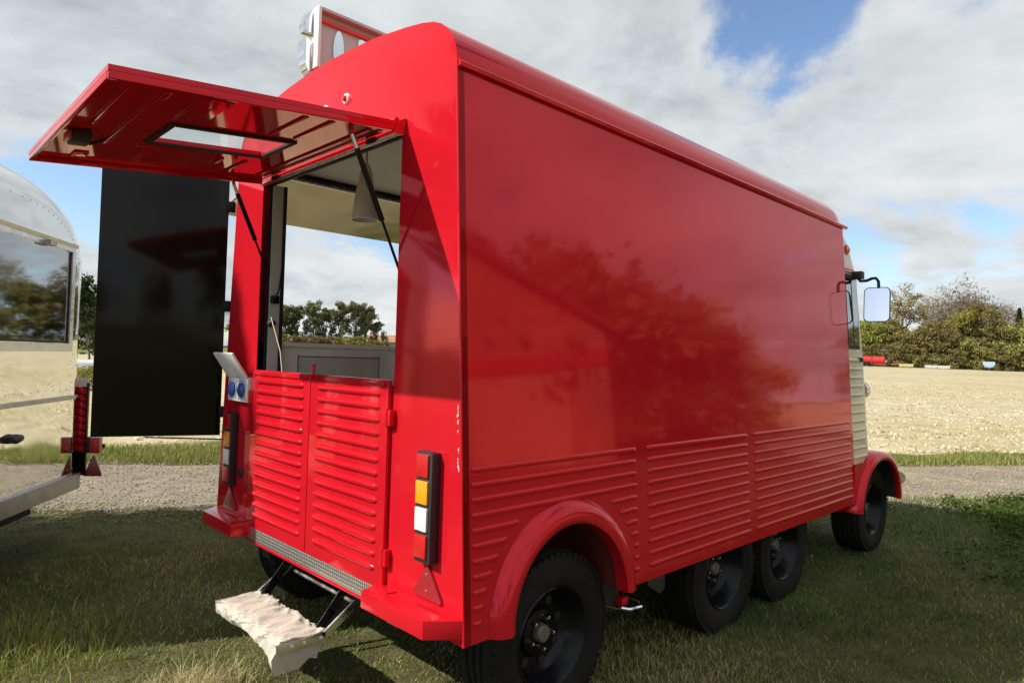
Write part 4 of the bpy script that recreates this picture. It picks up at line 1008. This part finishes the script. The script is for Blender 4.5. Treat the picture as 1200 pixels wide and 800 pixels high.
# ------------------------------------------------------------------ grass, clover, stones (uncountable: stuff)
def blade_mat():
    M = bpy.data.materials.new('grass_blades'); M.use_nodes = True; t = NT(M.node_tree); t.n.clear()
    o = t.n.new('ShaderNodeOutputMaterial'); at = t.n.new('ShaderNodeAttribute'); at.attribute_name = 'tint'
    c = t.ramp(at.outputs['Fac'], [(0., (.040, .074, .011)), (.35, (.108, .172, .022)), (.6, (.235, .255, .050)), (.8, (.38, .33, .13)), (1., (.54, .46, .26))])
    d = t.n.new('ShaderNodeBsdfPrincipled'); d.inputs['Roughness'].default_value = .55; d.inputs['Specular IOR Level'].default_value = .3
    tr = t.n.new('ShaderNodeBsdfTranslucent'); t.link(c, d.inputs['Base Color']); t.link(c, tr.inputs[0])
    mx = t.n.new('ShaderNodeMixShader'); mx.inputs[0].default_value = .3; t.link(d.outputs[0], mx.inputs[1]); t.link(tr.outputs[0], mx.inputs[2]); t.link(mx.outputs[0], o.inputs[0]); return M
BLADE = blade_mat()
def vnoise(x, y, s, seed=0):
    r = np.random.default_rng(100 + seed); tab = r.random((64, 64))
    fx, fy = x * s, y * s; ix, iy = np.floor(fx).astype(int), np.floor(fy).astype(int); tx, ty = fx - ix, fy - iy
    tx, ty = tx*tx*(3-2*tx), ty*ty*(3-2*ty); g = lambda i, j: tab[i % 64, j % 64]
    return (g(ix, iy)*(1-tx)+g(ix+1, iy)*tx)*(1-ty)+(g(ix, iy+1)*(1-tx)+g(ix+1, iy+1)*tx)*ty
def blades(x, y, L, wdt, tint, rg, base_z=.004, lean=.55):
    N = len(x); z = hgt(x, y) + base_z
    a = rg.random(N) * 2 * PI; ln = np.clip(rg.normal(lean, .28, N), .05, 1.3)
    dx, dy = np.cos(a), np.sin(a); px, py = -dy, dx
    tw = rg.random(N) * 2 * PI; px, py = np.cos(tw), np.sin(tw)
    P0 = np.stack([x, y, z], 1); D1 = np.stack([dx * ln * .4, dy * ln * .4, np.ones(N)], 1); D1 /= np.linalg.norm(D1, axis=1)[:, None]
    D2 = np.stack([dx * ln * 1.5, dy * ln * 1.5, np.ones(N) * .8], 1); D2 /= np.linalg.norm(D2, axis=1)[:, None]
    W_ = np.stack([px, py, np.zeros(N)], 1) * wdt[:, None]
    P1 = P0 + D1 * (L * .5)[:, None]; P2 = P1 + D2 * (L * .5)[:, None]
    V = np.stack([P0 - W_, P0 + W_, P1 + W_ * .75, P1 - W_ * .75, P2], 1).reshape(-1, 3)
    i = np.arange(N)[:, None] * 5
    F = np.concatenate([i + np.array([[0, 1, 2]]), i + np.array([[0, 2, 3]]), i + np.array([[3, 2, 4]])], 0)
    return V, F, np.repeat(tint, 5)
def in_view(x, y, margin=1.25):
    q = np.stack([x, y, np.full_like(x, G0)], 1) - CAM; c = q @ R_.T
    sx_ = c[:, 0] / np.maximum(c[:, 2], .05) * FPX; sy_ = c[:, 1] / np.maximum(c[:, 2], .05) * FPX
    return (c[:, 2] > .3) & (np.abs(sx_) < 600 * margin + 60) & (sy_ < 400 * margin + 60), c[:, 2]
def scatter(name, n, u0, u1, v0, v1, Lr, wr, tintf, rg, fall=3.2, lean=.55, label='', dens=None, vedge=0.):
    u = rg.uniform(u0, u1, n); v = rg.uniform(v0, v1, n); x, y = xy(u, v)
    ok, dep = in_view(x, y); keep = ok & (rg.random(n) < np.clip((fall / np.maximum(dep, .5)) ** 1.5, .04, 1))
    if dens is not None: keep &= rg.random(n) < dens(x, y)
    x, y, dep = x[keep], y[keep], dep[keep]; N = len(x)
    sc_ = np.clip(dep / fall, 1, 2.5) ** .5
    L = rg.uniform(*Lr, N) * (.6 + .8 * vnoise(x, y, 1.3, 3)); wd_ = rg.uniform(*wr, N) * sc_
    V, F, t = blades(x, y, L, wd_, np.clip(tintf(x, y, N), 0, 1), rg, lean=lean)
    me = np_mesh(name, V, F, BLADE, False, t); o = bpy.data.objects.new(name, me); COL.objects.link(o)
    return tag(o, label, 'grass', kind='stuff')
rg = np.random.default_rng(21)
def lawn_tint(x, y, N):
    u, v = uv_of(x, y)
    dry = vnoise(x, y, .9, 1) * .6 + vnoise(x, y, 2.7, 2) * .4
    right = sst(1.5, 4.5, u - .2 * v)
    return rg.normal(.44, .16, N) + (dry - .5) * 1.05 - .24 * right + (rg.random(N) < .13) * .38
def bare_edge(x, y):
    u, v = uv_of(x, y); return np.clip((4.35 - v + (vnoise(x, y, 2.2, 8) - .5) * 1.1) / .55, 0, 1)
g1 = scatter('grass', 760000, -5.5, 9.5, -3.2, 4.3, (.020, .052), (.0011, .0024), lawn_tint, rg, 3.0, 1.05, 'short patchy lawn with dry straw under the truck', bare_edge)
def tall_tint(x, y, N): return rg.normal(.36, .12, N) + (rg.random(N) < .12) * .4
def lushR(x, y):
    u, v = uv_of(x, y); return sst(3.6, 5.5, u + (vnoise(x, y, .8, 5) - .5) * 2) * sst(-1, 1.2, v) * .9
scatter('long_grass', 120000, 2.5, 9.5, -3., 4.2, (.05, .13), (.0014, .0026), tall_tint, rg, 4, .7, 'greener longer grass on the shaded side by the road', lushR)
def lushL(x, y): return np.clip(1.25 - np.hypot(x + 1.02, y - 2.02) / .52, 0, 1)
tl = scatter('tall_grass', 60000, -4, .5, -.9, 2.2, (.05, .13), (.0014, .0028), lambda x, y, N: rg.normal(.52, .12, N) + (rg.random(N) < .12) * .35, rg, 3, .5, 'taller bright grass in the sunny corner of the lawn', lushL)
scatter('verge_grass', 150000, -9, 26, 6.35, 8.3, (.05, .16), (.002, .005), lambda x, y, N: rg.normal(.52, .13, N) + (rg.random(N) < .15) * .3, rg, 12, .6, 'bright green verge grass between road and field', lambda x, y: np.clip((8.15 - .85 * sst(-2, 9, uv_of(x, y)[0]) - uv_of(x, y)[1] + (vnoise(x, y, 1.1, 4) - .5) * .8) / .4, 0, 1) * np.clip((uv_of(x, y)[1] - 6.35 + (vnoise(x, y, 1.7, 6) - .5) * .5) / .25, .03, 1))
# a dry straw tuft near the step
n = 1500; x = -.40 + rg.normal(0, .12, n); y = 1.18 + rg.normal(0, .08, n)
V, F, t = blades(x, y, rg.uniform(.04, .12, n), rg.uniform(.001, .002, n), np.clip(rg.normal(.9, .1, n), 0, 1), rg, lean=1.0)
o = bpy.data.objects.new('straw', np_mesh('straw', V, F, BLADE, False, t)); COL.objects.link(o); tag(o, 'pale dry straw tuft lying in front of the step', 'straw', kind='stuff')
# clover leaves on the shaded right side
CLOV = leaf_mat('clover_leaf', (.018, .045, .010), (.075, .135, .03), .3)
def leaves(name, n, u0, u1, v0, v1, size, hz, dens, label, cat, material):
    u = rg.uniform(u0, u1, n); v = rg.uniform(v0, v1, n); x, y = xy(u, v); ok, dep = in_view(x, y); k = ok & (rg.random(n) < dens(x, y)); x, y = x[k], y[k]; N = len(x)
    cen = np.stack([x, y, hgt(x, y) + rg.uniform(*hz, N)], 1); a = rg.normal(0, 1, (N, 3)); a[:, 2] *= .35; a /= np.linalg.norm(a, axis=1)[:, None]
    up = np.stack([rg.normal(0, .35, N), rg.normal(0, .35, N), np.ones(N)], 1); b_ = np.cross(up, a); b_ /= np.linalg.norm(b_, axis=1)[:, None]; s = rg.uniform(*size, N)[:, None]
    V = np.stack([cen - a*s, cen - a*s*.2 + b_*s*.75, cen + a*s, cen - a*s*.2 - b_*s*.75], 1).reshape(-1, 3)
    o = bpy.data.objects.new(name, np_mesh(name, V, np.arange(N*4).reshape(N, 4), material, False, np.repeat(rg.random(N), 4))); COL.objects.link(o); return tag(o, label, cat, kind='stuff')
leaves('clover', 60000, 3.5, 9.5, .2, 4.1, (.010, .024), (.03, .10), lambda x, y: lushR(x, y) * (vnoise(x, y, 1.4, 11) > .42), 'low broad leaved clover in the shade by the road', 'clover', CLOV)
leaves('lawn_weeds', 9000, -4, 6, -2.6, 3.8, (.006, .014), (.012, .04), lambda x, y: (vnoise(x, y, 1.8, 12) > .62) * .8, 'small broad leaved weeds scattered in the lawn', 'weeds', CLOV)
DAISY = mat('daisy_white', (.8, .8, .74), .7, var=0)
def stones(name, n, pts, size, material, label, cat, flat=.6):
    x, y = pts; N = len(x); s = size * (rg.random(N) ** 2.2 * 1.6 + .35)
    V0 = np.array([(1, 0, 0), (-1, 0, 0), (0, 1, 0), (0, -1, 0), (0, 0, 1), (0, 0, -1)], float)
    F0 = np.array([(0, 2, 4), (2, 1, 4), (1, 3, 4), (3, 0, 4), (2, 0, 5), (1, 2, 5), (3, 1, 5), (0, 3, 5)])
    J = V0[None] * rg.uniform(.6, 1.3, (N, 6, 1)) + rg.normal(0, .18, (N, 6, 3)); J[:, :, 2] *= flat
    a = rg.random(N) * 6.28; c, s_ = np.cos(a)[:, None], np.sin(a)[:, None]
    X = J[:, :, 0] * c - J[:, :, 1] * s_; Y = J[:, :, 0] * s_ + J[:, :, 1] * c
    V = np.stack([x[:, None] + X * s[:, None], y[:, None] + Y * s[:, None], hgt(x, y)[:, None] + .018 + J[:, :, 2] * s[:, None]], 2).reshape(-1, 3)
    F = (np.arange(N)[:, None, None] * 6 + F0[None]).reshape(-1, 3)
    me = np_mesh(name, V, F, material, False, np.repeat(rg.random(N), 6)); o = bpy.data.objects.new(name, me); COL.objects.link(o); return tag(o, label, cat, kind='stuff')
def stone_mat(name, lo, hi):
    M = bpy.data.materials.new(name); M.use_nodes = True; t = NT(M.node_tree); bs = t.n['Principled BSDF']; at = t.n.new('ShaderNodeAttribute'); at.attribute_name = 'tint'
    t.link(t.ramp(at.outputs['Fac'], [(0, lo), (1, hi)]), bs.inputs['Base Color']); bs.inputs['Roughness'].default_value = .9; return M
def area(n, u0, u1, v0, v1, fall=9.):
    u = rg.uniform(u0, u1, n); v = rg.uniform(v0, v1, n); x, y = xy(u, v); ok, dep = in_view(x, y); k = ok & (rg.random(n) < np.clip((fall / dep) ** 1.6, .0, 1)); return x[k], y[k]
stones('road_gravel', 0, area(60000, -7, 14, 3.75, 6.5), .0075, stone_mat('gravel_stone', (.16, .135, .095), (.42, .36, .27)), 'loose pale gravel scattered over the road', 'gravel')
stones('field_clods', 0, area(260000, -4, 36, 7.7, 40, 12.), .028, stone_mat('clod', (.20, .15, .08), (.58, .50, .34)), 'pale stones and dry clods lying on the bare field', 'stones', .75)
stones('lawn_grit', 0, area(9000, -5, 9, 3.5, 4.3), .0075, stone_mat('grit', (.13, .11, .08), (.34, .30, .23)), 'grit strewn along the edge of the lawn', 'gravel')
n = 60; u = rg.uniform(1, 8, n); v = rg.uniform(-2.2, 2.5, n); x, y = xy(u, v)
stones('daisies', 0, (x, y), .004, DAISY, 'tiny white daisies dotted about the shaded lawn', 'flowers', .8).location = (0, 0, .03)
